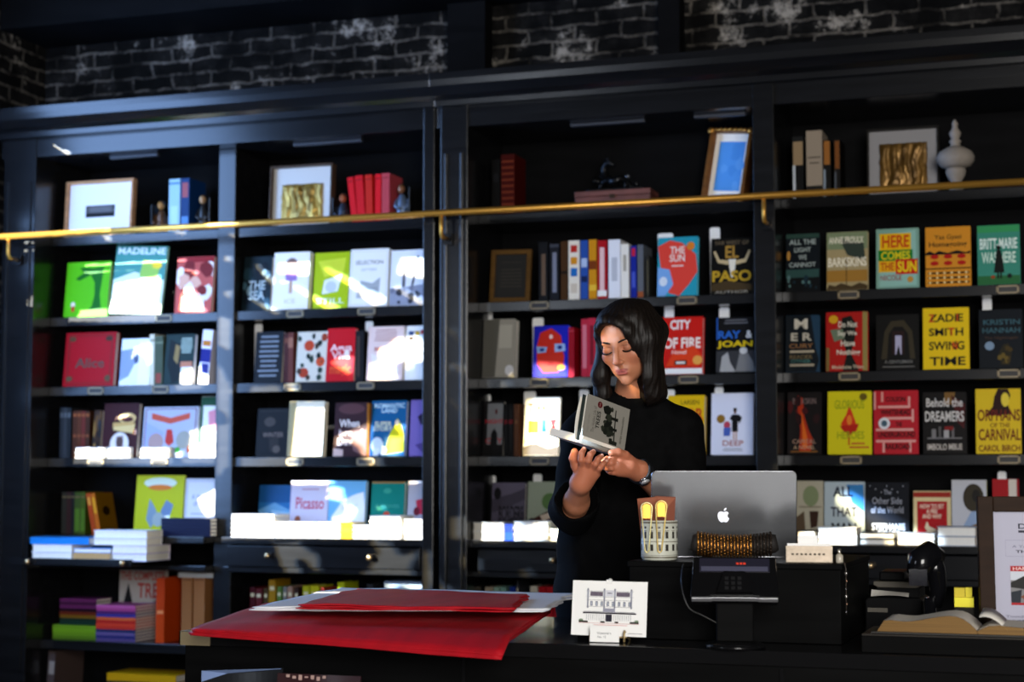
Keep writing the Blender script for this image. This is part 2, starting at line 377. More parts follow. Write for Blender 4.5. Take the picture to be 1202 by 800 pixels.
face(367,408,297,z1,'#b9cc16',[P([(.1,.15),(.9,.1),(.85,.35),(.3,.45)],'#d8e04a'),P([(.3,.5),(.8,.4),(.7,.7),(.25,.75)],'#eef0e2'),E(.5,.62,.16,.1,'#d2d8d8'),T('STILL',.1,.82,.9,.92,'#e3ead2')],'lime yellow book with a pale splash across the cover',g)
face(409,454,293,z1,'#eceae6',[R(.06,.05,.94,.95,'#f3f1ec'),T('SELECTION',.14,.2,.86,.27,'#8f8f8f'),T('LETTERS',.3,.34,.7,.38,'#bdbdbd'),P([(.2,.75),(.3,.55),(.6,.6),(.8,.5),(.78,.85),(.2,.85)],'#b9bcbd')]+lines(.2,.68,.8,.8,3,'#8e9091',.3),'white book with grey capitals and a grey sketch',g,.036,spine='#c7c4bc')
face(457,500,294,z1,'#eef0f4',[P([(.3,.9),(.35,.2),(.4,.12),(.42,.9)],'#6d707a'),P([(.5,.9),(.72,.1),(.76,.12),(.58,.9)],'#55585f'),P([(0,.7),(1,.62),(1,1),(0,1)],'#a9adbb')]+blobs(12,['#444853','#8f93a3'],.05,.68,.95,.95,.09,8),'white book with dark ink masts sketched on it, cut off by the pilaster',g,clipx=-2.712)
g = G('the first row', B3)
face(771,818,279,z1,'#3aa7b8',[P([(0,.15),(.3,.05),(.6,.1),(.95,.3),(1,.6),(.8,.8),(.55,1),(.3,.95),(.1,.6)],'#e55a4c'),P([(0,.5),(.3,.55),(.4,.8),(.2,1),(0,1)],'#8cb6e2'),E(.15,.75,.1,.08,'#dfe6ee'),E(.82,.16,.1,.07,'#e0913c'),T('THE\nSUN',.3,.16,.68,.42,'#f2e4da',.02),R(.35,.48,.65,.5,'#f2e4da')],'teal and coral abstract book with a white card clipped on its top',g)
face(834,883,280,z1,'#14120f',[T('FAR WEST OF',.1,.05,.9,.12,'#8a7a62',0),T('EL',.34,.14,.66,.36,'#b9954c',.02),P([(.42,.38),(.6,.38),(.58,.52),(.54,.7),(.48,.7),(.44,.52)],'#e9e2d2'),P([(.42,.4),(.2,.38),(.1,.22),(.05,.24),(.16,.44),(.42,.48)],'#cbb892'),P([(.6,.4),(.8,.38),(.9,.22),(.95,.24),(.84,.44),(.6,.48)],'#cbb892'),T('PASO',.03,.58,.97,.78,'#c7a63a',.03),P([(0,.82),(.4,.76),(1,.84),(1,.94),(0,.94)],'#5a4a30'),T('AUTHOR',.1,.94,.9,.985,'#b8b2a4',0)],'black book showing a white horned skull over gold capitals',g)
g = G('the first row', B4)
face(922,961,275,z1,'#0e1d27',[R(0,0,1,.08,'#3d5a52'),T('ALL THE',.1,.1,.9,.19,'#b9c4c2'),T('LIGHT',.25,.24,.75,.32,'#b9c4c2'),T('WE',.38,.37,.62,.45,'#b9c4c2'),T('CANNOT',.1,.5,.9,.58,'#b9c4c2'),R(0,.62,1,.76,'#40615e'),R(0,.76,1,1,'#0a1218')]+blobs(12,['#24404c','#6b8a8a'],.05,.75,.95,.95,.06,2)+[E(.08,.38,.05,.08,'#c79a52')],'midnight blue book, dimmest cover in the row under the brass rail beyond the laptop',g)
face(970,1018,273,z1,'#b4a682',[R(0,0,1,.3,'#8d9a7d'),P([(.3,.1),(.9,.2),(.95,.5),(.5,.4)],'#49544c'),T('ANNIE PROULX',.05,.08,.9,.2,'#ece7d6',.02),T('BARKSKINS',.03,.44,.97,.6,'#f1ecdc',.02),R(0,.66,1,.86,'#b08a45'),R(.47,.45,.49,1,'#5c4a2a')]+[P([(0,1),(.05,.9),(.2,.93),(.35,.88),(.6,.94),(.8,.88),(1,.93),(1,1)],'#5b4c33')],'beige book with tall pale letters over a misty forest',g)
face(1028,1078,269,z1,'#8fb2a4',[P([(.05,.12),(.93,.03),(.95,.96),(.08,.97)],'#9fc4b8'),R(.08,.08,.82,.36,'#e8c012'),T('HERE',.14,.11,.78,.32,'#cf5a1e',.03),R(.05,.36,.86,.54,'#2c8a34'),T('COMES',.12,.385,.8,.52,'#e6d426',.02),R(.06,.54,.46,.73,'#e5b71a'),T('THE',.1,.57,.42,.7,'#c34f1c',.02),R(.46,.52,.98,.77,'#cc2f1d'),T('SUN',.5,.55,.95,.74,'#ead226',.03),T('NICOLE',.1,.78,.6,.87,'#a3445a',.01),E(.8,.86,.07,.05,'#c79a4a')],'book with hand-painted capitals in yellow, green and red boxes',g)
face(1086,1139,267,z1,'#d89a33',[T('Yaa Gyasi',.2,.13,.8,.23,'#2c1a10'),T('Homegoing',.08,.25,.92,.36,'#2c1a10',.02)]+[P([(0,.43),(.1,.4),(.2,.44),(.3,.4),(.5,.44),(.7,.4),(.9,.44),(1,.41),(1,.46),(0,.47)],'#241511')]+[E(.2+.3*i,.5+.11*j,.1,.04,'#bb2a1c',8) for i in range(3) for j in range(2)]+[R(0,.69,1,.71,'#241511')]+[R(.05,.76+.08*j,.97,.79+.08*j,'#3a2418') for j in range(3)]+[E(.1+.16*i,.775+.08*j,.03,.02,'#e6cf9a',6) for i in range(6) for j in range(3)],'orange book patterned with red and black rows like cloth',g)
face(1147,1197,265,z1,'#4f9a85',[R(0,0,1,.12,'#4ba36a'),R(0,.85,1,1,'#3d7a4c'),T('BRITT-MARIE',.06,.22,.94,.4,'#e6f0e6',.02),T('WAS HERE',.1,.45,.9,.64,'#d9ead9',.02),E(.5,.38,.05,.04,'#18211c'),P([(.45,.42),(.55,.42),(.6,.6),(.63,.8),(.38,.8),(.42,.6)],'#18211c'),R(.46,.8,.5,.9,'#18211c'),R(.53,.8,.57,.9,'#18211c'),E(.36,.87,.05,.03,'#a2542c'),E(.75,.86,.06,.04,'#23302a')],'sea green book with a dark standing figure in a long skirt',g)
# ---- row 2
g = G('the second row', B1)
face(74,133,391,z2,'#b00d26',[R(.07,.05,.93,.06,'#5d4030'),R(.07,.94,.93,.95,'#5d4030'),R(.07,.05,.085,.95,'#5d4030'),R(.915,.05,.93,.95,'#5d4030'),E(.14,.12,.07,.05,'#6e5136'),E(.86,.12,.07,.05,'#5c3f2e'),E(.12,.86,.07,.05,'#6b5a40'),E(.88,.86,.06,.06,'#6b5a40'),T('Alice',.22,.48,.8,.66,'#6c5b50',.02)],'crimson clothbound book with a tarnished corner ornament in each corner',g,.03)
face(140,175,398,z2,'#e9edf2',[P([(0,.25),(.5,.2),(.5,.5),(.3,.8),(0,.9)],'#9aa9c4'),P([(.35,.3),(.7,.2),(.72,.45),(.5,.55)],'#5c6b86'),R(.6,.05,1,1,'#f3f2ec')],'white and slate blue book beside the thick grey-green one',g,.02)
face(192,226,393,z2,'#27423f',[P([(.15,.1),(.5,.2),(.55,.9),(.3,1),(.1,.6)],'#12201f'),P([(.35,.2),(.5,.25),(.45,.6),(.3,.5)],'#a08a5c')]+lines(.5,.08,.95,.4,7,'#b9c9bd',.5)+[R(.55,.55,.95,.66,'#c98f74'),R(.58,.66,.97,1,'#eef0ec')],'dark green book with a pale reading figure, beside the divider post of the corner bay',g,.03)
spine(175,181,392,z2,'#d9d4c0',[R(0,.1,1,.14,'#9a947c')],'narrow cream spine beside the white and slate blue cover','spines on the second row')
spine(181,191,394,z2,'#5b6651',[R(0,.12,1,.15,'#8a947c'),R(.2,.75,.8,.95,'#a1574a')],'thick grey-green spine with a small rust mark near its foot','spines on the second row')
spine(238,250,387,z2,'#e9e6ef',[R(0,.35,1,.6,'#2a2f8e'),R(.1,.2,.9,.3,'#c88a3a'),R(.2,.62,.9,.8,'#39408f')],'leaning white and ultramarine spine next to the divider post','spines on the second row',lean=.10)
g = G('the second row', B2)
face(298,330,390,z2,'#1b1d22',lines(.1,.08,.9,.94,9,'#8f959c',.4),'black book covered in grey handwriting',g)
spine(333,338,391,z2,'#5b2f2c',[R(0,.1,1,.2,'#8a5a4a')],'thin maroon spine next to the floral cover','spines on the second row')
spine(338,344,390,z2,'#7d4a40',[R(0,.1,1,.3,'#a87a66')],'thin rust spine touching the floral cover','spines on the second row')
face(347,382,390,z2,'#dcd6c8',[E(.4,.28,.17,.11,'#c6562e'),E(.8,.6,.15,.1,'#cf6034'),E(.25,.82,.17,.1,'#b84e2c'),E(.9,.12,.1,.08,'#a9502f')]+blobs(14,['#3f5348','#5b4a3c','#2c3a34'],.05,.05,.95,.95,.07,21),'cream book strewn with orange flowers and dark leaves',g)
face(382,415,386,z2,'#cf1226',[T('Agua\nViva',.12,.3,.9,.58,'#f4d9d4',.02),E(.72,.48,.1,.06,'#f3e6dc'),T('magic',.14,.68,.9,.92,'#e06a34',.02)],'scarlet book with slanting white and orange script',g)
spine(417,427,388,z2,'#26211f',[R(.2,.1,.5,.9,'#5a4a40')],'dark brown spine squeezed after the scarlet book','spines on the second row')
face(430,472,384,z2,'#efd9d2',lines(.15,.06,.85,.3,5,'#b77f78',.35)+[T('MY LIFE',.2,.38,.8,.46,'#c8837b'),P([(.1,.5),(.5,.6),(.9,.8),(.85,.95),(.2,.95)],'#f6ebe2'),T('ROSE',.2,.8,.7,.88,'#c98078')],'pale pink book with faded rose writing',g,.034)
face(475,500,383,z2,'#f4f2ee',[R(.1,.1,.35,.18,'#3b5a8a'),R(.4,.1,.62,.18,'#c4a02c'),R(.66,.08,.9,.16,'#b8342c'),R(.1,.2,.35,.28,'#5a4a3a'),R(.4,.5,.8,.55,'#c9c4b8')],'white book with a row of small coloured squares at its top',g,clipx=-2.712)
g = G('the second row', B3)
face(566,603,376,z2,'#a9a69e',[P([(0,0),(.5,0),(.4,1),(0,1)],'#6f6d66'),E(.85,.88,.14,.09,'#d9dadf'),R(.5,.1,.9,.5,'#bcb9b0')],'grey fading book with a pale round seal near its foot',g,.05)
face(625,666,383,z2,'#2c33b8',[P([(.18,.14),(.5,.05),(.78,.2),(.85,.45),(.88,.62),(.1,.62),(.1,.4)],'#d2402c'),P([(.1,.58),(.9,.58),(.88,.75),(.72,.92),(.3,.92),(.12,.75)],'#d5452f'),P([(.08,.4),(.4,.42),(.36,.52),(.12,.54)],'#9db7d8'),P([(.6,.36),(.9,.36),(.92,.5),(.62,.52)],'#a9c0de'),E(.25,.47,.07,.03,'#2a3a86'),E(.76,.43,.07,.04,'#2a3a86'),E(.5,.22,.05,.04,'#f2dad0'),R(.42,.74,.58,.77,'#8d2420'),E(.82,.82,.12,.06,'#e3a24a')],'cobalt blue book bearing a big red face with pale blue eyes',g,.03,spine='#2c33b8')
spine(667,674,384,z2,'#a81630',[R(0,.06,1,.08,'#cf5a64')],'thin dark red spine touching the cobalt blue cover','spines on the second row')
spine(682,690,374,z2,'#c23a50',[R(.2,.1,.8,.85,'#d88790')],'rose red spine partly hidden by the hair of the woman','spines on the second row')
spine(690,699,373,z2,'#c73e54',[R(.25,.12,.75,.8,'#8f2436')],'rose red spine touching the head of the woman','spines on the second row')
face(776,824,373,z2,'#d22c20',[T('CITY',.2,.05,.7,.22,'#f3ece4',.03),T('OF FIRE',.05,.36,.95,.55,'#f3e8dc',.03),P([(.3,.6),(.8,.5),(1,.7),(.9,.86),(.1,.86)],'#e2542a'),E(.88,.76,.12,.08,'#e8b060'),R(.32,.76,.62,.84,'#3a1a18'),R(.36,.78,.58,.82,'#e6dcd4'),R(0,.9,1,1,'#f1eee8'),T('Novel',.25,.58,.6,.65,'#f3d8cc')],'red book with stacked white capitals and a white strip at the foot',g,.034,spine='#9c1c18')
face(840,886,373,z2,'#1b1b1d',lines(.15,.04,.85,.14,2,'#77777a',.5)+[T('RAY',.05,.24,.62,.38,'#3a78c4',.03),T('&',.76,.24,.92,.38,'#e6e4de',.02),T('JOAN',.02,.42,.93,.56,'#e3c81e',.03),R(0,.6,1,.97,'#4a4a4c'),P([(.1,.97),(.15,.7),(.3,.62),(.36,.8),(.5,.97)],'#b4b2ae'),P([(.5,.97),(.6,.65),(.75,.58),(.95,.8),(1,.97)],'#8b8a88'),E(.7,.6,.1,.06,'#cfcdc8'),R(0,0,.04,.4,'#3a6cb0')],'black book with blue and yellow capitals above a grey photograph',g,spine='#2b4c7c')
g = G('the second row', B4)
face(922,961,371,z2,'#2f5068',[P([(0,0),(.75,0),(.9,.6),(1,.8),(.9,1),(0,1)],'#11202a'),T('M',.25,.06,.65,.24,'#d9d4c8',.03),T('E R',.15,.31,.78,.45,'#c9c3b6',.03),T('CURY',.1,.5,.82,.58,'#a07a54',.02),R(.12,.62,.85,.66,'#bfb5a2'),T('READER',.12,.7,.8,.77,'#8a7a5a',.01),T('OTHER',.15,.78,.75,.84,'#5a8a86',.01),R(.12,.86,.85,.9,'#b4ab99')],'slate blue book with stacked white letters on a black hill',g)
face(969,1018,367,z2,'#b8271f',[R(.88,0,1,1,'#a39560'),R(0,.6,.08,1,'#8a7a4a'),E(.18,.12,.11,.07,'#d9ae28'),P([(.38,.1),(.6,.06),(.72,.2),(.7,.45),(.6,.7),(.8,1),(.4,1),(.5,.7),(.35,.4)],'#1c231c'),P([(.1,.3),(.4,.28),(.45,.45),(.2,.5)],'#7d8c78'),T('Do Not',.3,.16,.75,.26,'#e3ded0',.02),T('Say We',.28,.32,.74,.42,'#e3ded0',.02),T('Have',.36,.48,.7,.58,'#e3ded0',.02),T('Nothing',.26,.64,.82,.75,'#e3ded0',.02),T('Madeleine Thien',.15,.9,.9,.96,'#d2c8b4',.01)],'red book with a dark tree shape and a gold seal',g)
face(1028,1078,370,z2,'#15130f',[P([(.12,.8),(.2,.3),(.35,.12),(.65,.1),(.85,.3),(.92,.8)],'#4c4432'),P([(.25,.85),(.3,.35),(.42,.22),(.62,.22),(.75,.35),(.8,.85)],'#1a1612'),R(.38,.3,.66,.72,'#3a2220'),R(.45,.38,.6,.72,'#b9b4c8'),P([(.47,.72),(.53,.55),(.58,.72)],'#15130f'),P([(.05,.98),(.3,.8),(.5,.72),(.75,.82),(.95,.98)],'#0b0a09'),T('A GENTLEMAN',.2,.82,.85,.88,'#8a8884',.01),R(.15,.93,.9,.95,'#7a7873')],'black book with a pale lit doorway in the middle',g)
face(1083,1137,362,z2,'#e8c81a',[T('ZADIE',.13,.1,.88,.23,'#1c1712',.025),T('SMITH',.13,.33,.88,.46,'#1c1712',.025),T('SWING',.13,.55,.9,.69,'#1c1712',.025),T('TIME',.14,.8,.92,.94,'#1c1712',.025),T('Z',.125,.1,.25,.232,'#c9541e',.03),T('I',.74,.1,.77,.23,'#c9541e',.03),T('T',.56,.33,.69,.46,'#c9541e',.03),T('N',.64,.55,.75,.69,'#c9541e',.03)],'plain yellow book filled by four lines of dark and orange capitals',g)
face(1149,1200,364,z2,'#0d1c26',[T('KRISTIN',.1,.17,.95,.26,'#4a6d74',.02),T('HANNAH',.08,.31,.95,.4,'#4a6d74',.02),T('The Nightingale',.12,.46,.9,.52,'#5a4436',.01),E(.24,.62,.11,.075,'#8fa2b2'),P([(.55,.6),(.68,.58),(.75,.75),(.7,.95),(.5,.95),(.45,.75)],'#3a3420')]+blobs(10,['#7d6a34','#5a4a24'],.45,.66,.72,.92,.05,6),'very dark teal book with a small pale round seal',g)
# ---- row 3
g = G('the third row', B1)
for a, b, c in ((70,74,'#3a3c3f'),(74,78.5,'#4a4c4e'),(78.5,83,'#34373a')): spine(a,b,478,z3,c,[R(.1,.1,.9,.2,'#6a6d70')],{'#3a3c3f':'thinnest charcoal spine at the wall end of the corner bay','#4a4c4e':'middle one of three slim grey spines in the corner bay','#34373a':'slim grey spine touching the rust brown paperbacks'}[c],'slim spines on the third row')
for a, b, c, l in ((85,90,'#5f3a26','rust brown spine next to the slim grey spines'),(90,95,'#6d432c','second rust brown spine counted from the slim grey ones'),(95,100,'#7b3b30','reddest brown spine of the rust paperbacks'),(100,105,'#54351f','rust brown spine touching the ochre cover')): spine(a,b,482,z3,c,[R(.1,.06,.9,.12,'#a0643c'),R(.1,.5,.9,.56,'#8f5a3a')],l,'rust paperbacks on the third row')
face(107.5,117,482,z3,'#4c3420',blobs(10,['#7a5a2e','#2a2018','#9a7a44','#384048'],.05,.05,.95,.95,.2,9),'ochre and black patterned cover beside the maroon book',g)
face(119,160,474,z3,'#4b0f14',[E(.68,.28,.25,.1,'#d8bb84'),R(.28,.36,.9,.46,'#cfae72'),E(.68,.3,.17,.05,'#5a1a18'),P([(.3,.44),(.92,.4),(.85,.56),(.3,.5)],'#e0c890'),E(.5,.76,.27,.22,'#e3dcd6'),P([(.4,.62),(.6,.6),(.62,.9),(.42,.92)],'#a38f88'),E(.5,.72,.1,.1,'#6b5450')],'maroon book with a cream scroll above a white oval',g,.03,spine='#4b0f14')
face(166,230,478,z3,'#b7bccb',[R(.03,.03,.97,.05,'#8f6a6a'),R(.03,.05,.05,.97,'#8f6a6a'),R(.95,.05,.97,.97,'#8f6a6a'),P([(.15,.12),(.5,.22),(.85,.12),(.85,.24),(.5,.34),(.15,.24)],'#c8644e'),P([(.05,.3),(.4,.5),(.3,.8),(.05,.9)],'#a9b4d4'),E(.25,.7,.14,.18,'#b9a09a'),E(.76,.66,.14,.18,'#a8a8a0'),P([(.44,.45),(.54,.45),(.58,.7),(.5,.78),(.42,.7)],'#c4463a'),E(.66,.86,.05,.06,'#5aa84a'),E(.9,.85,.07,.09,'#b0684e'),E(.35,.88,.08,.07,'#c08a7c')],'wide silver-blue circus picture book with a red central figure',g,.018)
face(233,255,466,z3,'#dfe3dc',[R(0,0,1,.15,'#1f5a3a'),R(0,.15,.12,1,'#2a6a48'),P([(.4,.25),(.9,.2),(.95,.55),(.5,.6)],'#d99aa8'),R(.3,.6,1,1,'#f5f2ea')],'white and green book wedged against the divider post on the third row',g)
g = G('the third row', B2)
face(300,337,480,z3,'#1f1d1c',[R(.06,.05,.94,.06,'#4a4644'),E(.4,.28,.18,.1,'#57504b'),T('WINTER',.2,.5,.85,.6,'#8a7c74'),P([(.4,.62),(.7,.6),(.75,.9),(.45,.9)],'#3d3733'),E(.65,.85,.12,.08,'#6a615a')],'black book with faint grey roses',g)
face(337,378,472,z3,'#ece6d2',[P([(0,0),(.2,0),(.15,1),(0,1)],'#b3a883'),R(.3,.1,.8,.2,'#d8d0b8')]+lines(.25,.35,.9,.9,7,'#e0d8c2',.4),'cream book standing in bright sun on the third row',g,.04,spine='#b7ad8f')
face(391,430,473,z3,'#4a2c30',[E(.5,.12,.4,.1,'#6d4a4c'),T('When',.15,.32,.75,.46,'#efe3dc',.02),T('breath',.15,.5,.95,.62,'#e3cfc8',.02),T('Dawns',.12,.66,.88,.8,'#e9d8d0',.02),P([(0,.85),(.3,.88),(.3,1),(0,1)],'#d8c0b8'),P([(.5,.55),(1,.5),(1,1),(.6,.9)],'#8a6a68')],'plum brown book with white script',g)
spine(430.5,433.5,473,z3,'#a8701e',[],'sliver of an ochre spine between the plum and the blue book','spines on the third row')
face(434,475,471,z3,'#1a6d98',[T('ROMANTIC\nLAND',.08,.05,.95,.22,'#cfe6ea',.02),T('SUPER\nSTORY',.08,.38,.62,.55,'#e3e0c0',.02),P([(.75,.32),(.85,.42),(.95,.6),(.98,.92),(.42,.97),(.55,.6),(.68,.45)],'#d6cf1e'),E(.75,.4,.06,.05,'#e9d7b8'),E(.2,.8,.17,.14,'#dfe6ea'),E(.36,.9,.12,.08,'#cfdbe2'),P([(.1,.86),(.3,.86),(.24,1),(.1,1)],'#eef2f4')],'blue book with a yellow gowned figure and white letters',g,.03,spine='#a8741e')
face(480,501,470,z3,'#8d7ab6',[P([(.4,.3),(.8,.2),(.9,.4),(.6,.45)],'#3a2a4a'),P([(.3,.8),(.9,.75),(.8,.95)],'#6a5690')],'lilac book half hidden behind the pilaster edge',g,clipx=-2.712)
g = G('the third row', B3)
face(566,590,471,z3,'#1e1a1b',[R(.2,.05,.95,.8,'#8d8f93'),E(.62,.2,.06,.05,'#6a3a3a'),T('NIGHT',.1,.34,.98,.42,'#b8283a',.02),T('CITY',.15,.68,.95,.78,'#b8283a',.02),P([(.4,.6),(.55,.5),(.7,.6),(.72,.9),(.35,.9)],'#151518'),R(0,.86,1,1,'#141213')],'grey and black book with red letters and a dark figure',g)
for a, b, c, l in ((591,596,'#1a1a1c','black spine with red lettering marks next to the grey and black book'),(596,603,'#202022','black spine second from the grey and black book'),(603,609,'#6a4a38','tan brown spine lit at its edge beside the sunlit colour-letter book')): spine(a,b,474,z3,c,[R(.2,.3,.8,.38,'#9c2434' if c!='#6a4a38' else '#8a6a54'),R(.4,.1,.6,.9,'#3a3a3c' if c!='#6a4a38' else '#7a5a48')],l,'spines on the third row')
face(614,655,467,z3,'#f3efe4',[T('T',.1,.1,.26,.28,'#c8342c',.04),T('H',.36,.1,.6,.27,'#d8b41c',.04),T('E',.72,.1,.9,.24,'#6aa4d0',.04),R(.12,.4,.42,.62,'#d0ac20'),R(.5,.38,.64,.6,'#3f8ac4'),P([(.72,.38),(.95,.38),(.88,.48),(.96,.6),(.72,.6),(.8,.5)],'#cf3442'),P([(0,.85),(.3,.78),(.7,.88),(1,.84),(1,1),(0,1)],'#6a625a'),R(0,.72,1,.8,'#eadfb8')],'white book with big red, yellow and blue letters blazing in sun',g,.026)
face(783,826,465,z3,'#e2c012',[T('LARSEN',.35,.08,.85,.16,'#7a6a1a'),T('FOR',.3,.22,.98,.44,'#c9502a',.03),R(.1,.55,.9,.6,'#c8a810')],'yellow book peeking out behind the shoulder of the woman',g,.04,spine='#b89a10',back='#b89a10')
face(834,883,462,z3,'#dfe0ea',[E(.57,.3,.035,.04,'#7a5a48'),E(.57,.27,.045,.03,'#3a2a22'),P([(.5,.35),(.65,.35),(.74,.4),(.68,.5),(.64,.45),(.64,.63),(.5,.63),(.5,.45),(.44,.42)],'#14151c'),R(.53,.63,.56,.76,'#c9a48e'),R(.59,.63,.62,.76,'#c9a48e'),E(.23,.42,.1,.07,'#9c7a34'),E(.38,.52,.08,.06,'#c2586a'),P([(.3,.56),(.48,.56),(.45,.7),(.3,.7)],'#5a74b8'),T('DEEP',.28,.77,.78,.86,'#b98a8a',.02)]+lines(.25,.9,.8,.96,2,'#55555f',.3),'white book with a small figure in a black dress and a gold seal',g)
g = G('the third row', B4)
face(924,963,461,z3,'#1a0d0f',[P([(.3,.05),(.45,.1),(.5,.4),(.62,.6),(.75,.75),(.7,.95),(.35,.95),(.38,.6),(.3,.3)],'#b8431c'),P([(.4,.3),(.48,.5),(.58,.7),(.6,.9),(.45,.9),(.44,.6)],'#dd7a2c'),T('BARKSKIN',.15,.1,.85,.19,'#8c7a78',.01)]+blobs(8,['#5a1c20','#3a1418'],.05,.1,.95,.6,.09,4)+[T('CAPITAL',.15,.76,.85,.83,'#b89a8a',.01),T('A NOVEL',.18,.86,.82,.92,'#c2a890',.01),R(.1,.95,.9,.965,'#a87a3a')],'black book with a column of fire',g)
face(971,1022,460,z3,'#dbd21a',[E(.82,.09,.09,.06,'#7a6a1e'),P([(.5,.22),(.6,.4),(.66,.52),(.58,.6),(.4,.6),(.3,.52),(.42,.38)],'#d8481e'),P([(.28,.55),(.72,.52),(.66,.64),(.5,.7),(.34,.62)],'#c03018'),R(.47,.68,.51,.86,'#c8641e'),E(.5,.46,.06,.08,'#e8923a'),T('GLORIOUS',.16,.14,.84,.28,'#9aa81e',.01),T('HEROES',.22,.64,.84,.76,'#9aa81e',.01)]+[R(.55,.82,.85,.845,'#c8643a'),R(.5,.88,.95,.905,'#c8643a')],'lemon yellow book with a red flame-like heart',g)
pk = '#c12b3a'; cr = '#e0a8a0'
face(1025,1077,459,z3,pk,[R(0,.02,.05,.3,cr),R(.17,.02,.22,.18,cr),R(.1,.24,.8,.28,cr),R(.78,.1,.83,.28,cr),R(.86,.3,.91,.5,cr),R(.2,.42,.86,.46,cr),R(.05,.6,.9,.64,cr),R(.05,.78,.95,.82,cr),R(.2,.82,.25,.98,cr),R(.8,.82,.85,.98,cr),E(.24,.52,.13,.09,'#dfe0e4'),T('COLSON',.28,.1,.72,.18,'#2b0f12',.03),T('WHITEHEAD',.16,.3,.84,.39,'#2b0f12',.03),T('THE',.5,.5,.64,.57,'#2b0f12',.03),T('UNDERGROUND',.1,.65,.94,.74,'#2b0f12',.03),T('RAILROAD',.26,.84,.82,.93,'#2b0f12',.03),E(.24,.52,.07,.05,'#55707e')],'crimson book laced with pale pipe-like tracks',g)
face(1083,1134,461,z3,'#18100f',[P([(.5,0),(.75,0),(.7,.2),(.5,.2)],'#8a6a3a')]+[P([(.65,.05),(.98,.2),(.95,.6),(.8,.5)],'#5a1c1e')]+[T('Behold the',.08,.1,.92,.24,'#d8d2ca',.015),T('DREAMERS',.05,.31,.95,.48,'#d8d2ca',.02),R(.2,.6,.3,.76,'#8a8684'),R(.36,.56,.42,.76,'#6a6664'),R(.48,.62,.6,.76,'#b0aca8'),R(.66,.58,.72,.76,'#7a7674'),R(.1,.74,.9,.76,'#8a8684'),R(.5,.56,.7,.62,'#8c2a28'),T('IMBOLO MBUE',.1,.84,.9,.94,'#d2c8bc',.015)],'black book with white hand lettering over a grey skyline',g)
face(1145,1198,457,z3,'#e0c32c',[P([(.5,0),(.72,0),(.78,.1),(.72,.25),(.8,.4),(.2,.42),(.38,.28),(.42,.12)],'#3a1a10'),E(.66,.17,.09,.11,'#e6cf52'),T('ORPHANS',.04,.32,.99,.5,'#7c2a16',.02),T('OF THE',.32,.53,.76,.6,'#7c2a16',.01),T('CARNIVAL',.06,.62,.99,.8,'#7c2a16',.02),T('CAROL BIRCH',.06,.87,.97,.97,'#7c2a16',.02)],'golden yellow book with a brown bird-like figure above rising letters',g)
# ---- row 4: standing on the drawer ledge
zl = BZ
g = G('the drawer ledge', B1)
for a, b, c, l in ((72,78,'#3a3424','dark olive spine at the wall end of the ledge'),(78,83,'#45271e','brown spine on the ledge of the corner bay'),(83,87,'#2d2420','narrow black-brown spine on the ledge'),(87,94,'#4a5a22','olive spine with a green lower half'),(94,100,'#55641e','mossy green spine next to the slanting orange one')): spine(a,b,577,zl,c,[R(.1,.4,.9,.95,'#5e7a26' if c in('#4a5a22','#55641e') else c),R(.1,.1,.9,.14,'#7a6a48')],l,'old spines on the corner ledge',y=.2)
spine(100,105,578,zl,'#b3541e',[R(.2,.1,.8,.3,'#d8a04a')],'slanting orange spine leaning away from the mossy green one','old spines on the corner ledge',y=.2,lean=-.2)
spine(105.5,110.5,578,zl,'#c0701c',[R(.2,.1,.8,.5,'#d8a42a')],'slanting amber book showing a mustard cover with a dark round mark','old spines on the corner ledge',y=.2,lean=-.2,cart=[R(0,0,1,1,'#8f6a14'),E(.5,.45,.2,.12,'#3a2a10')])
face(157,213,558,zl,'#bfc410',[E(.5,.13,.34,.09,'#d8e2d2'),E(.5,.21,.25,.05,'#d88a3a'),P([(.3,.4),(.42,.55),(.5,.7),(.36,.9),(.25,.75)],'#8fa3b0'),P([(.65,.42),(.8,.5),(.72,.75),(.55,.8),(.55,.6)],'#7f95b0'),E(.5,.75,.12,.12,'#a9b4b2'),R(.1,.94,.9,.99,'#d08a3a')],'lime yellow picture book with grey-blue animals and a pale arch',g,.014,y=.2)
face(215,254,562,zl,'#c9ccd6',[R(.08,.06,.92,.9,'#dcdde4'),T('A History\nof Sleep',.2,.28,.8,.52,'#8f94a8',0),R(.2,.62,.6,.64,'#b0b3c0')],'pale grey book on the ledge beside the lime yellow picture book',g,.02,y=.2)
g = G('the drawer ledge', B2)
face(302,339,570,zl,'#3b7fb0',[R(0,0,1,.35,'#2a6798'),P([(0,.5),(.5,.35),(1,.5),(1,1),(0,1)],'#7fb0d0'),P([(.4,.5),(1,.55),(1,.9),(.5,.8)],'#a9cce0')],'sea blue book behind the tall white stack',g,y=.26)
face(339,383,565,zl,'#d8d2e0',[T('Picasso',.15,.3,.9,.52,'#c85a76',.015),R(.3,.14,.75,.17,'#c8a8b8'),R(.1,.78,.9,.95,'#4a74b4'),E(.22,.72,.08,.08,'#a8705a'),R(.15,.78,.3,.95,'#d8cfc8')],'pale lilac book with rose red script and a small seated figure',g,y=.26)
face(384,427,565,zl,'#86c0e4',[P([(.25,.5),(.4,.35),(.7,.25),(.95,.2),(1,.5),(1,1),(0,1),(.1,.65)],'#f2f3f2'),T('SKY',.35,.42,.8,.52,'#d8dce0')],'sky blue book with a white cloud',g,y=.26)
face(434,473,566,zl,'#0f8f82',[R(0,0,1,.03,'#b98a4a'),T('A NOVEL',.12,.42,.88,.48,'#5fb4a4',0),E(.48,.17,.12,.05,'#4aa894'),E(.48,.62,.1,.07,'#d85a3c')],'teal clothbound book with a coral dot',g,y=.26,t=.03,spine='#0c6a60')
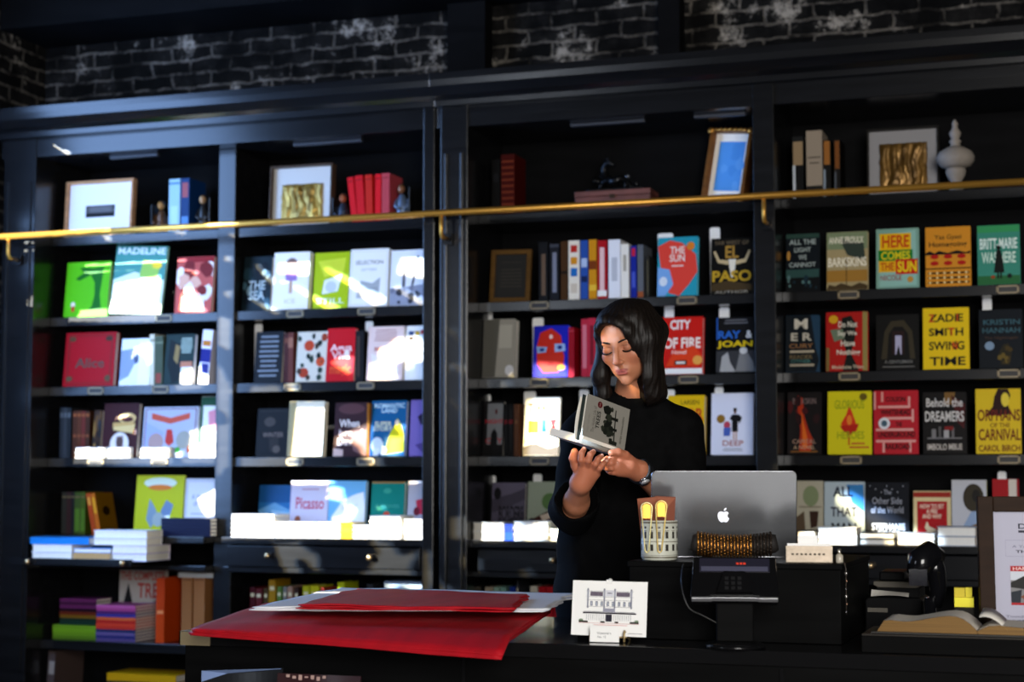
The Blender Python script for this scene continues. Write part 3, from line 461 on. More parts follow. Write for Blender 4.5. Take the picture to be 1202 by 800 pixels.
face(477,501,565,zl,'#c9c3c8',[E(.8,.2,.1,.1,'#4a4448'),P([(.4,.35),(.9,.3),(1,.6),(.5,.6)],'#d8445c'),E(.45,.55,.15,.08,'#8a3040'),P([(.2,.7),(.9,.65),(.9,.9),(.3,.9)],'#e07a86')],'grey and pink flowered book at the pilaster end of the ledge',g,y=.26,clipx=-2.712)
g = G('the drawer ledge', B3)
face(576,615,567,zl,'#5a5563',[P([(0,0),(1,0),(1,.1),(.6,.2),(0,.3)],'#787284'),E(.16,.2,.11,.11,'#1c1a20'),P([(0,.55),(.5,.45),(1,.3),(1,.5),(.4,.7),(0,.75)],'#6d6878'),T('BORDERS',.22,.42,.95,.7,'#2a2730',.02),P([(0,.8),(1,.72),(1,1),(0,1)],'#3d3a44')],'dusky violet-grey book with a black round seal',g,y=.24)
face(618,655,566,zl,'#a8b0a0',[E(.7,.35,.25,.15,'#6d8a5a'),P([(.2,.65),(.7,.5),(1,.6),(1,.9),(.2,.9)],'#5a3a34'),P([(.4,.6),(.8,.52),(.9,.6),(.5,.7)],'#d8c8b8'),E(.15,.7,.1,.06,'#4a4446')],'pale green cookbook behind the sleeve of the woman',g,y=.24)
g = G('the drawer ledge', B4)
face(934,965,565,zl,'#b9b4a4',[E(.55,.25,.3,.17,'#8f9a7a'),R(.1,.42,.95,.44,'#8a8474'),P([(.5,.5),(.85,.5),(.8,.75),(.55,.78)],'#4a3226'),P([(0,.6),(.3,.5),(.35,.8),(0,.9)],'#6a5a48')],'pale stone coloured book right behind the laptop lid',g,y=.24)
face(967,1014,566,zl,'#b8c4cc',[P([(.55,.05),(.98,.05),(1,.5),(.7,.35)],'#4a8cc0'),P([(.1,.75),(.5,.85),(1,.8),(1,1),(0,1)],'#9fb0bc'),T('ALL',.22,.08,.72,.25,'#1c2440',.03),T('THAT',.16,.42,.82,.58,'#3a3a4c',.02),T('MAN',.18,.68,.8,.86,'#20202c',.03)],'pale blue book with widely set dark capitals',g,y=.24)
face(1016,1066,567,zl,'#101726',[T('The',.42,.12,.6,.2,'#a9acb8',0),T('Other Side',.15,.25,.85,.36,'#a9acb8',.005),T('of the World',.12,.4,.88,.51,'#a9acb8',.005),T('STEPHANIE\nBISHOP',.14,.68,.92,.92,'#c8ccd4',.01)]+[E(.1+.13*i,.06+.05*((i*7)%3),.012,.008,'#c8ccd8',6) for i in range(7)],'midnight blue book sprinkled with small stars',g,y=.24)
face(1072,1116,577,zl,'#d8c8a0',[R(0,.02,1,.12,'#a83a2c'),R(.1,.2,.9,.97,'#b01c28'),T('HOW TO SET\nA FIRE\nAND WHY',.18,.25,.82,.53,'#e8d8c4',.015),P([(.3,.7),(.36,.58),(.42,.68),(.75,.78),(.9,.92),(.5,.94)],'#e3d6bc')],'cream book with a crimson panel and a pale hand',g,y=.24)
face(1117,1158,564,zl,'#c8c8cc',[E(.62,.28,.3,.22,'#4a4232'),E(.7,.25,.12,.1,'#2a2620'),P([(.3,.75),(.55,.5),(.85,.48),(1,.6),(1,.8),(.5,.85)],'#9fb0c8'),P([(.15,.95),(.4,.75),(.75,.68),(.95,.8),(.9,.98)],'#8a6c44')],'white book with a dark curly head above blue and tan shapes',g,y=.24,back='#b0a860')
face(1165,1196,563,zl,'#b01022',[R(.62,0,.92,1,'#d8d0c4'),R(.92,0,1,1,'#a02028')],'red and cream book rising behind the dark framed notice',g,y=.24)
# upright spines beside the framed notice on the first row of the woman's bay
SP = [(632,643,284,'#26272b',[R(.3,.2,.75,.9,'#7d6a5a')],'charcoal spine with tan lettering next to the small gold-framed sign'),(645,656,286,'#2b2c33',[R(.3,.15,.75,.85,'#8f92a0'),R(0,.0,1,.06,'#55575f')],'charcoal spine with grey lettering'),
(658,666,283,'#5a3d1c',[R(0,.5,1,.55,'#2a1c10')],'brown leather-like spine next to the coloured squares'),(667,680,282,'#e9e0d0',[R(.2,.08,.8,.2,'#c23a2e'),R(.2,.28,.8,.4,'#d89a2c'),R(.2,.46,.8,.6,'#2c7ab8'),R(.2,.72,.8,.88,'#d6c8b4')],'cream spine with red, orange and blue squares'),
(681,690,282,'#3a62a8',[R(.1,.3,.9,.45,'#b9c6dc'),R(.1,.6,.9,.7,'#1c3464')],'mid blue spine with pale bands'),(691,700,281,'#d39a22',[R(0,.35,1,.5,'#8a4a18'),R(0,.75,1,.85,'#e8c04a')],'amber yellow spine beside the mid blue one'),(701,712,282,'#b81c2c',[R(.25,.12,.75,.9,'#e8c8c4'),R(0,.85,1,.95,'#f0ece4')],'red spine with pale upright lettering'),
(714,728,281,'#e9e8ea',[R(.25,.3,.75,.7,'#c8c8cc')],'broad white spine beside the red lettered one'),(728.5,738,286,'#ece6da',[R(.3,.2,.7,.5,'#b8b0a0')],'ivory spine beside the broad white one'),(740,747,288,'#24389a',[R(.2,.05,.8,.2,'#c8304a'),R(.2,.5,.8,.8,'#5a6ac0')],'royal blue spine with a small red top label'),(748,755,287,'#74777c',[R(0,.88,1,1,'#a8643c')],'grey spine at the end of the coloured row')]
for i, (a, b, y_, c, sa, l) in enumerate(SP): spine(a, b, y_, z1, c, sa, l, 'row of spines beside the gold-framed sign', lean=.0)
spine(758,762,300,z1,'#3c3a34',[R(.3,.1,.7,.9,'#6a6450')],'thin dark spine in the shadow before the teal and coral book','row of spines beside the gold-framed sign')
# ---- top shelf books
zt = ZTOP
gt = 'old books standing on the top shelf'
spine(198,211,210,zt,'#a9c8d8',[R(0,.06,1,.1,'#6a94b0'),R(.2,.5,.8,.9,'#bcd6e0')],'pale blue spine between the dark figure bookends',gt,y=.2)
spine(212,222,209,zt,'#1f4a7a',[R(.15,.08,.85,.35,'#a8646a'),R(.1,.7,.9,.95,'#6a94c0')],'navy spine with a reddish label between the dark figure bookends',gt,y=.2)
for a, b, y_, c, l, le in ((407,414,208,'#d8202e','leaning red spine, first of the red set','.'),(416,425,206,'#d4222e','leaning red spine, second of the red set','.'),(428,436,205,'#cc3626','orange-red spine in the middle of the red set','.'),(440,447,204,'#dd2230','bright red spine, fourth of the red set','.'),(448,457,203,'#c25a62','dusty pink-red spine, last of the red set','.')):
    spine(a, b, y_, zt, c, [R(.1,.08,.9,.1,'#8f1a20'),R(.1,.88,.9,.9,'#8f1a20')], l, 'set of red books on the top shelf', y=.2, lean={'407':-.12,'416':-.08,'428':-.035}.get(str(a), 0))
spine(588,604,181,zt,'#5a1a14',[R(.05,.1+.1*i,.95,.13+.1*i,'#8c4a34') for i in range(8)],'dark red leather spine with ribbed bands, alone on the top shelf',gt,y=.2)
spine(577,587,187,zt,'#0e0d0d',[R(.2,.25,.8,.4,'#2a2a2e')],'nearly black spine beside the ribbed red leather one',gt,y=.2)
spine(930,943,160,zt,'#17181a',[R(0,0,1,.12,'#2a2c2e'),R(.05,.08,.95,.45,'#a89478'),R(0,.45,.25,1,'#c9d0d8')],'black spine with a tan label beside the gilded frame',gt,y=.2)
spine(946,965,153,zt,'#a89c8e',[R(.1,.38,.9,.4,'#6a6258'),R(.2,.46,.8,.48,'#6a6258'),R(0,.8,1,1,'#2a2622')],'tall stone-grey spine dark at the foot',gt,y=.2)
spine(966,975,164,zt,'#1a1612',[R(.1,.02,.9,.42,'#a8763c'),R(0,.5,.3,1,'#9aa4b0')],'black spine with an amber label',gt,y=.2)
spine(979,986,163,zt,'#1a1512',[R(.1,.03,.9,.5,'#8a5a2a'),R(0,.55,.3,1,'#6a7078')],'thin black spine with a rust label',gt,y=.2)
p = onY(1160, 215, .2); o = flat(p[0], p[0]+.2, .2, zt+.0006, .032, .15, '#3a1012', 'dark red book lying flat on the top shelf past the white finial', gt, fore=False)
o = None
# narrow sunlit strip on the pilaster side (top shelf)
a = onY(494, 200, .1)[0]
# ---- white cards clipped on the covers / shelf talkers
def card(px0, px1, py0, py1, z_of, y, label):
    a = onY(px0, py0, y)[0]; b = onY(px1, py0, y)[0]; zt_ = onY(px0, py0, y)[2]
    mb = MB(); w = b-a; h = zt_-z_of-.001; r = .006; poly = [(0, 0), (w, 0), (w, h-r), (w-r, h), (r, h), (0, h-r)]
    mb.prism(poly, 0, .002, WHITE); o = mb.build('shelf_card'); o.location = (a, y, z_of+.0008)
    return tag(o, label, 'card', 'white cards sticking up behind the books')
for (a, b, c, d, z, l) in ((772,790,274,282,z1,'white card rising behind the teal and coral book'),(833,845,267,280,z1,'white card rising behind the black horned skull book'),(567,578,366,378,z2,'white card rising behind the grey fading book'),
    (625,638,373,384,z2,'white card rising behind the cobalt blue face book'),(780,791,361,374,z2,'white card rising behind the red book with white capitals'),(844,856,361,374,z2,'white card rising behind the black book with blue and yellow capitals'),
    (565,576,463,472,z3,'white card rising behind the grey and black red-lettered book'),(615,629,459,468,z3,'white card rising behind the sunlit colour-letter book'),(680,691,457,470,z3,'white card just above the open book in the hands'),
    (781,792,457,466,z3,'white card rising behind the shoulder beside the yellow book'),(839,849,454,464,z3,'white card rising behind the book with the black dress'),(572,582,558,568,BZ,'white card rising behind the dusky violet-grey book'),
    (626,636,556,567,BZ,'white card rising behind the pale green cookbook'),(1153,1164,350,364,z2,'small grey-white card above the very dark teal book'),(1171,1181,553,564,BZ,'small grey-white card above the red and cream book'),
    (299,308,380,391,z2,'white card rising behind the grey handwriting book'),(429,438,377,386,z2,'white card rising behind the pale pink book')):
    card(a, b, c, d, z, {z1: .262, z2: .262, z3: .262, BZ: .32}[z], l)
# ================================================================ STACKS lying flat on the ledges
def stack(px0, px1, y0, z0, n, t, d, cols, labels, group, fore=True, jitter=.004, ref_py=630):
    """n books lying flat, bottom first"""
    a = onY(px0, ref_py, y0)[0]; b = onY(px1, ref_py, y0)[0]; z = z0+.0006
    for k in range(n):
        c = cols[k % len(cols)]; j = (rnd()-.5)*jitter
        w = (b-a)-abs(j)
        flat(a, a+w, y0+(rnd())*.004, z, t, d, c, labels(k), group, fore, jit=j/2 if False else 0)
        z += t+.0006
    return z
pos = ['bottom', 'second', 'third', 'fourth', 'fifth', 'sixth', 'seventh', 'eighth', 'ninth', 'tenth', 'eleventh', 'twelfth']
def lab(desc, n):
    return lambda k: ('bottom' if k == 0 else 'topmost' if k == n-1 else pos[k]+' from below')+' '+desc
Wc = ['#eceae6', '#e4e4ea', '#f2efe8']
gs = 'books lying flat in stacks'
zd = .8592      # top of the pulled-out drawer front board region
# third row of corner bay: small white stacks in front of the covers
for a, b, n, l in ((88,122,2,'small white book in the pair under the rust paperbacks'),(126,152,2,'small white book in the pair under the maroon book'),(164,198,2,'small white book in the pair before the circus picture book'),(222,254,3,'small white book in the short stack by the divider post')):
    y0 = .143; A = onY(a, 532, y0)[0]; B = onY(b, 532, y0)[0]; z = z3+.0006
    for k in range(n):
        t = (.024 if n == 2 else .02); flat(A, B, y0+.001*k, z, t, .03, Wc[k % 3], lab(l, n)(k), 'small white books on the third row', True); z += t+.0006
# ledge of the second bay: white stacks in full sun
def led(px0, px1, n, t, cols, desc, y0=.055, d=.15, fore=True, z=None):
    return stack(px0, px1, y0, BZ if z is None else z, n, t, d, cols, lab(desc, n), gs, fore)
led(271,322,5,.0195,Wc,'white book of the tallest stack beside the divider')
led(323,372,4,.0165,Wc,'white book in the sunny stack under the lilac book')
led(373,399,4,.0165,['#efece6','#f0efe9'],'white book in the narrow sunny stack under the sky blue book')
led(400,413,3,.022,['#d8b418','#e0be2a'],'yellow-edged book in the slim stack between white stacks',fore=False)
led(414,432,3,.018,Wc,'white book in the short stack before the gap under the teal book')
led(433,470,4,.024,Wc,'white book in the stack under the teal book')
led(474,499.5,4,.0205,Wc,'white book in the stack next to the pilaster',d=.12,y0=.06)
# third bay ledge
led(554.5,591,2,.036,['#eceae6','#f0eeea'],'thick white book in the pair next to the double pilaster',y0=.06)
led(592,602,2,.034,['#1c4fb0','#183c88'],'blue book in the slim pair between the white ones',y0=.06,fore=False)
led(603,643,3,.026,Wc,'white book in the stack of three under the cookbook')
led(645,680,2,.024,['#e4e8e2','#dfe4dc'],'greenish white book in the pair beside the sleeve of the woman')
# fourth bay ledge (each a pair, fore edges out)
led(936,957,2,.026,['#2a2c30','#2a2c30'],'dark-covered book in the pair right behind the card holder')
led(960,1006,2,.033,['#e6e4e0','#dcdcdc'],'white book in the pair under the pale blue capitals book')
led(1009,1050,2,.023,['#3a3838','#3a3838'],'dark-covered book in the pair under the starry midnight book')
led(1053,1097,2,.023,['#4a3c30','#e8e6e0'],'book in the pair under the cream and crimson book')
led(1100,1146,2,.036,['#b9bcc4','#b0b4bc'],'grey-edged book in the pair under the curly head book')
# pulled-out drawer board in the corner bay
zp = .8595
y0 = -.115
def drawer_stack(px0, px1, y0, n, t, cols, desc, d, fore=True, z=None, ref=650):
    a = onY(px0, ref, y0)[0]; b = onY(px1, ref, y0)[0]; zz = zp if z is None else z
    for k in range(n):
        flat(a, b, y0+.002*k, zz, t, d, cols[k % len(cols)], (lab(desc, n)(k) if n > 1 else desc), 'books lying on the pulled-out drawer', fore); zz += t+.0006
    return zz
z_a = drawer_stack(37, 84, y0, 2, .034, ['#dfe0ea', '#e8e6ea'], 'silvery white book in the pair by the drawer knob', .16)
z_b = drawer_stack(86, 129, y0, 1, .034, ['#c9a878'], 'tan-edged book with a blue cover on the pulled-out drawer', .16, fore=False)
z_b = drawer_stack(86, 130, y0, 1, .020, ['#7fb0e0'], 'sky blue book resting on the tan-edged book', .16, z=z_b)
z_c = drawer_stack(131, 172, y0, 2, .034, ['#cfcbe4', '#e4d8e6'], 'lilac white book in the pair beside the tan-edged book', .2)
z1_ = max(z_a, z_b)
drawer_stack(35, 104, y0+.012, 1, .030, ['#2f8fd0'], 'bright blue book lying across the silvery white pair', .128, z=z1_+.0003, fore=False)
drawer_stack(109, 172, y0+.006, 2, .032, ['#e9e8ea', '#f2f2f2'], 'large white book in the pair on top of the lilac white books', .13, z=z_c+.0003)
a = onY(189, 622, .05)[0]; b = onY(247, 622, .05)[0]; zz = BZ+.0006
for k in range(5):
    flat(a, b, .05, zz, .0155, .064, '#262b4a', lab('navy blue book in the uniform stack under the pale grey book', 5)(k), 'navy books stacked on the ledge', fore=False); zz += .0161
# ================================================================ lower compartments
zb = .4825
def pile(px0, px1, y0, cols, t, d, desc, group, z=zb, ref=710):
    a = onY(px0, ref, y0)[0]; b = onY(px1, ref, y0)[0]; zz = z
    for k, c in enumerate(cols):
        flat(a, b, y0+rnd()*.004, zz, t, d, c, lab(desc, len(cols))(k), group, fore=False); zz += t+.0005
cols1 = ['#6a8a2a', '#7ba02e', '#84ac30', '#7fa634', '#2a4a3c', '#2c4434', '#8a6a22', '#7a3a24', '#3a1a2a', '#7a3a6a', '#5a2a4e', '#7d3d6e']
pile(62, 113, .17, cols1[:4], .0155, .14, 'lime green book in the low pile behind the purple books', 'pile of green books')
pile(70, 113, .18, cols1[4:], .0145, .13, 'dark book in the pile resting on the lime green books', 'pile of dark books', z=zb+4*.016+.001)
cols2 = ['#6a5a86', '#3a3c78', '#7a6a96', '#30406a', '#c8483a', '#d4543c', '#c03a34', '#d8764a', '#4a4a9a', '#6a3a7a', '#b45a94', '#c872ac']
pile(113, 159, .13, cols2, .0132, .19, 'paperback in the purple, coral and pink pile', 'pile of purple and coral paperbacks')
gl = 'books standing in the base of the corner bay'
face(139,193,668,zb,'#b9b2a8',[T('THE COMPLETE',.02,.03,.98,.16,'#b8564e',.02),T('TREE',.4,.2,.98,.42,'#b05048',.02),P([(.1,.5),(.2,.2),(.3,.5)],'#2a2826'),P([(.5,.6),(.9,.4),(1,1),(.5,1)],'#8a847c')],'grey book with red capitals behind the purple pile',gl,y=.33,tilt=.03)
spine(183,193,678,zb,'#c8551c',[R(.1,.5,.9,.55,'#e8a070')],'orange spine standing beside the purple pile',gl,y=.13,depth=.22)
spine(213,225,677,zb,'#a87a50',[R(.05,.02,.95,.05,'#8a6240')],'tan cloth spine of the pair under the white board, nearer the orange one',gl,y=.14,depth=.2)
spine(227,240,677,zb,'#a87a50',[R(.05,.02,.95,.05,'#8a6240')],'tan cloth spine of the pair under the white board, nearer the divider',gl,y=.14,depth=.2)
zc = onY(225, 678, .14)[2]+.002
a = onY(209, 672, .135)[0]; flat(a, D1-.004, .137, zc, .022, .2, '#b5b3ae', 'greyish white book lying across the tan cloth spines', gl, fore=False)
gm = 'row of spines in the base behind the red paper'
for i, (a, b, y_, c, l) in enumerate(((293,299,689,'#5a1c24','dark wine spine at the start of the low row'),(300,307,690,'#6a2a2c','brick red spine in the low row'),(309,314,690,'#5a4a2a','dull brown spine in the low row'),(315,323,680,'#a8861c','tall mustard spine in the low row'),(325,330,688,'#6a8a4a','sage green spine in the low row'),(332,336,688,'#8a8a86','slim grey spine in the low row'),
        (337,343,688,'#a88a7a','dusty beige spine in the low row'),(345,350,689,'#4a342c','dark brown spine in the low row'),(355,363,687,'#b4b41c','first yellow-green spine of the matching pair'),(364,374,687,'#c0be1e','broad yellow-green spine of the matching pair'),(376,380,689,'#7a2a34','thin ruby spine in the low row'),(396,404,683,'#b8c01e','lime spine standing alone near the tip of the red paper'),(430,438,685,'#3c3e42','charcoal spine beside the pale blue lying book'))):
    spine(a, b, y_, zb, c, [R(.15,.1,.85,.16,'#d8d0b0')], l, gm, y=.2)
a = onY(451, 690, .15)[0]; zz = onY(470, 682, .15)[2]
flat(a, -2.715, .15, zz-.034, .034, .16, '#8fa0b8', 'pale blue-grey book lying flat at the pilaster end of the base', 'books lying flat in the base', fore=False)
mb = MB(); mb.box(a, -2.715, .152, .31, zb+.0006, zz-.0352, mat('#3c3a3a', .6)); mb.box(a-.001, a+.02, .150, .312, zb+.0006, zz-.0352, mat('#2a2829', .6)); tag(mb.build('storage_box', None, .002), 'dark storage box under the pale blue-grey lying book', 'box')
for (a, b, y_, c, l) in ((569,573,688.5,'#cfc4b0','cream spine next to the double pilaster in the base'),(573.5,578,688.5,'#c8bba6','second cream spine in the base of the bay'),(579,586,688.5,'#a8c4b4','pale mint spine in the base'),(587,594,688.5,'#94b8ac','mint green spine in the base'),(598,605,688,'#2c4a9a','royal blue spine in the base'),(606,608.5,681,'#5a5c60','thin grey spine taller than its neighbours in the base'),
        (622,631,687.5,'#e4dccc','ivory spine just before the red ones'),(632,640,688,'#c8242c','first red spine beside the dress of the woman'),(641,649,688,'#c42630','second red spine beside the dress of the woman'),(650,656,688,'#bc222c','third red spine beside the dress of the woman')):
    spine(a, b, y_, zb, c, [R(.15,.1,.85,.16,'#e8e0c8')], l, 'row of spines in the base behind the woman', y=.2)
# lowest compartment of the corner bay
mb = MB(); M = Matrix.Rotation(.05, 4, 'Y')
for k in range(3): mb.box(.0+.012*k, .010+.012*k, 0, .24, 0, .325, mat('#4a3832', .7), M=M)
mb.box(-.002, .036, -.002, .004, 0, .325, mat('#3f302c', .7), M=M); mb.box(.005, .034, -.003, -.002, .22, .28, mat('#8a8078', .6), M=M)
o = mb.build('file_folder', None, .001); o.location = (onY(52, 770, .15)[0]+.01, .15, .1025); tag(o, 'brown cardboard file standing against the side in the lowest compartment', 'folder')
a = onY(124, 795, .14)[0]; b = onY(206, 795, .14)[0]; zz = .1008
top = onY(160, 790, .16)[2]; k = 0; cc = ['#3a3838', '#5a4a3a', '#2e3440', '#6a5a48', '#3c3c3a', '#4a3c30', '#303438']
nn = int((top-zz)/.0325); tt = (top-zz)/nn-.0006
for k in range(nn):
    flat(a+rnd()*.01, b-rnd()*.01, .145, zz, tt, .2, '#c8a018' if k == nn-1 else cc[k % 7], 'yellow book on top of the stack at the floor of the corner bay' if k == nn-1 else lab('dark book in the floor stack topped by the yellow one', nn)(k), 'stack of books on the floor of the corner bay', fore=False); zz += tt+.0006
# ================================================================ TOP SHELF OBJECTS
def frame_thing(px0, px1, py, name, label, cat, zbase, y, border, fcol, mat_col, art, depth=.03, tilt=.06, rz=0, fr_rough=.55, matb=0, relief=None, metal=0, h=None, lean=0):
    a = onY(px0, py+30, y)[0]; b = onY(px1, py+30, y)[0]; w = b-a; h = h or onY((px0+px1)/2, py, y)[2]-zbase
    o = empty(name, ((a+b)/2, y, zbase+.0006+depth*math.sin(tilt)+abs(math.sin(lean))*w/2), label, cat); o.rotation_euler = (-tilt, lean, rz)
    fm = mat(fcol, fr_rough, metal, .2, grain=((6, 6, 40), .25))
    mb = MB()
    for (x0, x1, z0, z1) in ((-w/2, -w/2+border, 0, h), (w/2-border, w/2, 0, h), (-w/2+border, w/2-border, 0, border), (-w/2+border, w/2-border, h-border, h)):
        mb.box(x0, x1, 0, depth, z0, z1, fm)
    mb.build('frame', o, .002)
    mb = MB(); mb.box(-w/2+border*.9, w/2-border*.9, depth*.55, depth*.9, border*.9, h-border*.9, mat(mat_col, .7))
    iw, ih = w-2*border, h-2*border
    put_art(mb, art, iw, ih, lambda x, z, e: (-iw/2+iw*x, depth*.55-e-.0002, border+ih*(1-z))); mb.build('picture', o)
    mb = MB(); mb.box(-w/2+.004, w/2-.004, depth*.9, depth, .004, h-.004, mat('#2a2320', .8)); mb.build('backing', o)
    return o, w, h
frame_thing(75, 154, 211, 'picture_frame', 'blond wood framed white picture with a small dark bar in the middle', 'picture', ZTOP, .175, .012, '#b98a62', '#e6e6e8',
    [R(.27,.43,.73,.66,'#1c1c1e'),R(.29,.45,.71,.58,'#6a6a6c')]+lines(.3,.46,.7,.57,3,'#8a8a8c',.4), depth=.035)
def crumple(o, w, h, cx, cz, ww, hh, y0, cols, seed, vert=True):
    """rippled gilded relief"""
    n, m = 44, 34; vs = []; fs = []
    for j in range(m+1):
        for i in range(n+1):
            u, v = i/n, j/m; e = min(u, 1-u, v, 1-v)
            q = mnoise.fractal(Vector((u*5+seed, v*1.6, seed)), .8, 2.2, 4)*.010+abs(math.sin(u*15+3*mnoise.noise(Vector((u*2, v*2, seed)))))*.007
            j_ = mnoise.noise(Vector((u*9, v*9, seed+3)))*.004
            vs.append((cx+ww*(u-.5)+j_, y0-.004-max(0, q)*min(1, e*10), cz+hh*(v-.5)+j_))
    for j in range(m):
        for i in range(n): k = j*(n+1)+i; fs.append((k, k+1, k+n+2, k+n+1))
    mb = MB(); mb.add(vs, fs, mat(cols, .38, .55, .5, 'crumpled_gilt', grain=((30, 30, 9), .6)), True); r = mb.build('gilded_relief', o, -1)
    sd = r.modifiers.new('t', 'SOLIDIFY'); sd.thickness = .003; return r
o, w, h = frame_thing(315, 388, 193, 'shadow_box', 'pale shadow box holding rippled gold foil next to the red books', 'shadow box', ZTOP, .20, .008, '#4a3a2c', '#c9c7c2', [], depth=.045)
crumple(o, w, h, 0, h*.40, w*.66, h*.60, .024, '#a08038', 1.3)
o, w, h = frame_thing(1017, 1102, 149, 'shadow_box', 'grey shadow box holding a folded gold cloth-like relief beside the white finial', 'shadow box', ZTOP, .27, .007, '#16130f', '#8f8d8f', [], depth=.045)
crumple(o, w, h, 0, h*.46, w*.66, h*.66, .024, '#7d5c2a', 5.1)
o, w, h = frame_thing(818, 873, 154, 'picture_frame', 'ornate gilded frame around a plain blue picture, leaning on the top shelf', 'picture', ZTOP, .25, .016, '#7a4a1a', '#f4efe6',
    [R(.0,.0,1,1,'#fbf8f2'),R(.13,.12,.87,.86,'#6cacea')]+blobs(6,['#78b4ee','#66a6e6'],.2,.2,.8,.8,.12,3), depth=.055, tilt=.10, rz=-.30, fr_rough=.45, metal=.4, lean=.12)
g_ = mat('#c88a3c', .3, .8)
for (px, pz) in ((-.5, 1), (.5, 1), (-.5, 0), (.5, 0)):
    mb = MB(); mb.ball((px*w*.94, -.004, .012+pz*(h-.024)), (.016, .010, .014), g_, 12); mb.build('corner_ornament', o)
mb = MB(); mb.tube([(-w*.36+w*.72*k/24, -.004, h-.008+.002*math.cos(k*1.57)) for k in range(25)], [.006+.002*math.cos(k*1.57) for k in range(25)], g_, 10); mb.build('crest', o)
# figure bookends
def bookend(px, py, label, body, skin, flip, tall):
    c = onY(px, py, .24); s = tall
    o = empty('bookend', (c[0], .24, ZTOP+.0006), label, 'bookend', 'figure bookends on the top shelf', rz=.25*flip)
    mb = MB(); mb.box(-.036, .036, -.04, .04, 0, .012, mat('#14120f', .35)); mb.box(.030*flip-.003, .030*flip+.003, -.04, .04, .012, .11*s, mat('#14120f', .35)); mb.build('base', o, .002)
    sk = [((0, 0, .03*s), .026), ((-.002*flip, -.004, .06*s), .022), ((-.004*flip, -.006, .088*s), .013), ((-.006*flip, -.012, .108*s), .019)]
    mb = MB(); bm_ = mat(body, .3, .3, .5)
    mb.tube([Vector((-.004*flip, 0, .010)), Vector((-.004*flip, -.002, .035*s)), Vector((-.006*flip, -.006, .06*s)), Vector((-.007*flip, -.008, .082*s)), Vector((-.008*flip, -.010, .090*s))], [.031, .030, .025, .016, .010], bm_, 14)
    mb.tube([(-.025, -.01, .072*s), (-.034, -.022, .05*s), (-.012, -.034, .04*s)], [.010, .009, .007], bm_, 10)      # folded arms
    mb.tube([(.018, -.01, .072*s), (.026, -.022, .05*s), (.004, -.034, .044*s)], [.010, .009, .007], bm_, 10)
    mb.tube([(-.018, -.012, .016), (-.026, -.034, .026), (-.022, -.038, .014)], [.014, .013, .010], bm_, 10)         # knees
    mb.tube([(.012, -.012, .016), (.018, -.034, .026), (.014, -.038, .014)], [.014, .013, .010], bm_, 10); mb.build('figure', o)
    mb = MB(); hm = mat(skin, .35, .25, .5); hz = .106*s
    mb.ball((-.009*flip, -.014, hz), (.0165, .018, .021), hm, 14); mb.ball((-.009*flip, -.033, hz-.002), (.004, .005, .005), hm, 8)
    mb.ball((-.009*flip, -.008, hz+.008), (.018, .018, .017), mat('#1a1512', .5), 14); mb.build('head', o)
bookend(190, 245, 'bronze seated figure bookend nearest the blond framed picture', '#5a3a22', '#a8763c', -1, 1.3)
bookend(241, 240, 'black seated figure bookend with a pale face, at the dark side of the blue books', '#22201e', '#b08a62', 1, 1.45)
bookend(403, 240, 'slate blue figure bookend at the leaning side of the red set', '#2c323e', '#a05a38', -1, 1.15)
bookend(474, 235, 'pale blue-grey figure bookend at the upright end of the red set', '#5a6a80', '#8a5a3c', 1, 1.4)
# carved box with the dark dragon
a = onY(675, 230, .2)[0]; b = onY(763, 230, .2)[0]; w = b-a; hb = onY(719, 223, .2)[2]-ZTOP
o = empty('carved_box', ((a+b)/2, .2, ZTOP+.0006), 'reddish brown wooden box under the dark coiled sculpture', 'box')
mb = MB(); wm = mat('#6a3a30', .5, grain=((8, 30, 30), .35), bump=.2); mb.box(-w/2, w/2, 0, .14, 0, hb*.72, wm); mb.build('body', o, .002)
mb = MB(); mb.box(-w/2-.002, w/2+.002, -.002, .142, hb*.74, hb, wm); mb.build('lid', o, .002)
mb = MB(); mb.box(-.012, .012, -.004, 0, hb*.6, hb*.8, mat('#3a2a1c', .4, .6)); mb.build('clasp', o)
o = empty('dragon_sculpture', ((a+b)/2, .26, ZTOP+hb+.0016), 'dark metal coiled animal sculpture standing on the reddish wooden box', 'sculpture')
mb = MB(); dm = mat('#1c1d1f', .32, .7, .5, 'dark_bronze'); mb.box(-.12, .12, -.035, .035, 0, .012, dm); mb.build('base', o, .003)
mb = MB(); pts = []; rs = []
for k in range(40):
    t = k/39; pts.append((-.10+.2*t, .02*math.sin(t*9), .032+.022*math.sin(t*11+1)+(.05*max(0, 1-abs(t-.33)/.2)))); rs.append(.006+.011*math.sin(math.pi*min(1, t*1.05+.02)))
mb.tube(pts, rs, dm, 12); mb.build('body', o)
mb = MB(); mb.tube([(-.045, -.005, .06), (-.05, -.01, .10), (-.035, -.014, .125), (-.015, -.018, .12), (.0, -.02, .108)], [.017, .016, .015, .013, .007], dm, 12)
mb.ball((-.02, -.026, .127), .006, dm, 8); mb.tube([(-.04, -.008, .135), (-.052, 0, .148)], [.005, .001], dm, 8); mb.tube([(-.03, -.018, .135), (-.036, -.012, .152)], [.005, .001], dm, 8)
for k in range(6): mb.tube([(-.058+.002*k, 0, .065+.011*k), (-.074+.004*k, .0, .072+.011*k)], [.005, .001], dm, 6)
mb.build('head', o)
mb = MB()
for x, f in ((-.07, -1), (-.02, 1), (.04, -1), (.08, 1)): mb.tube([(x, .012*f, .04), (x+.01, .026*f, .028), (x+.006, .026*f, .011)], [.009, .007, .005], dm, 8)
mb.ball((.055, -.01, .062), .012, mat('#6a6c70', .2, .9), 12); mb.build('claw', o)
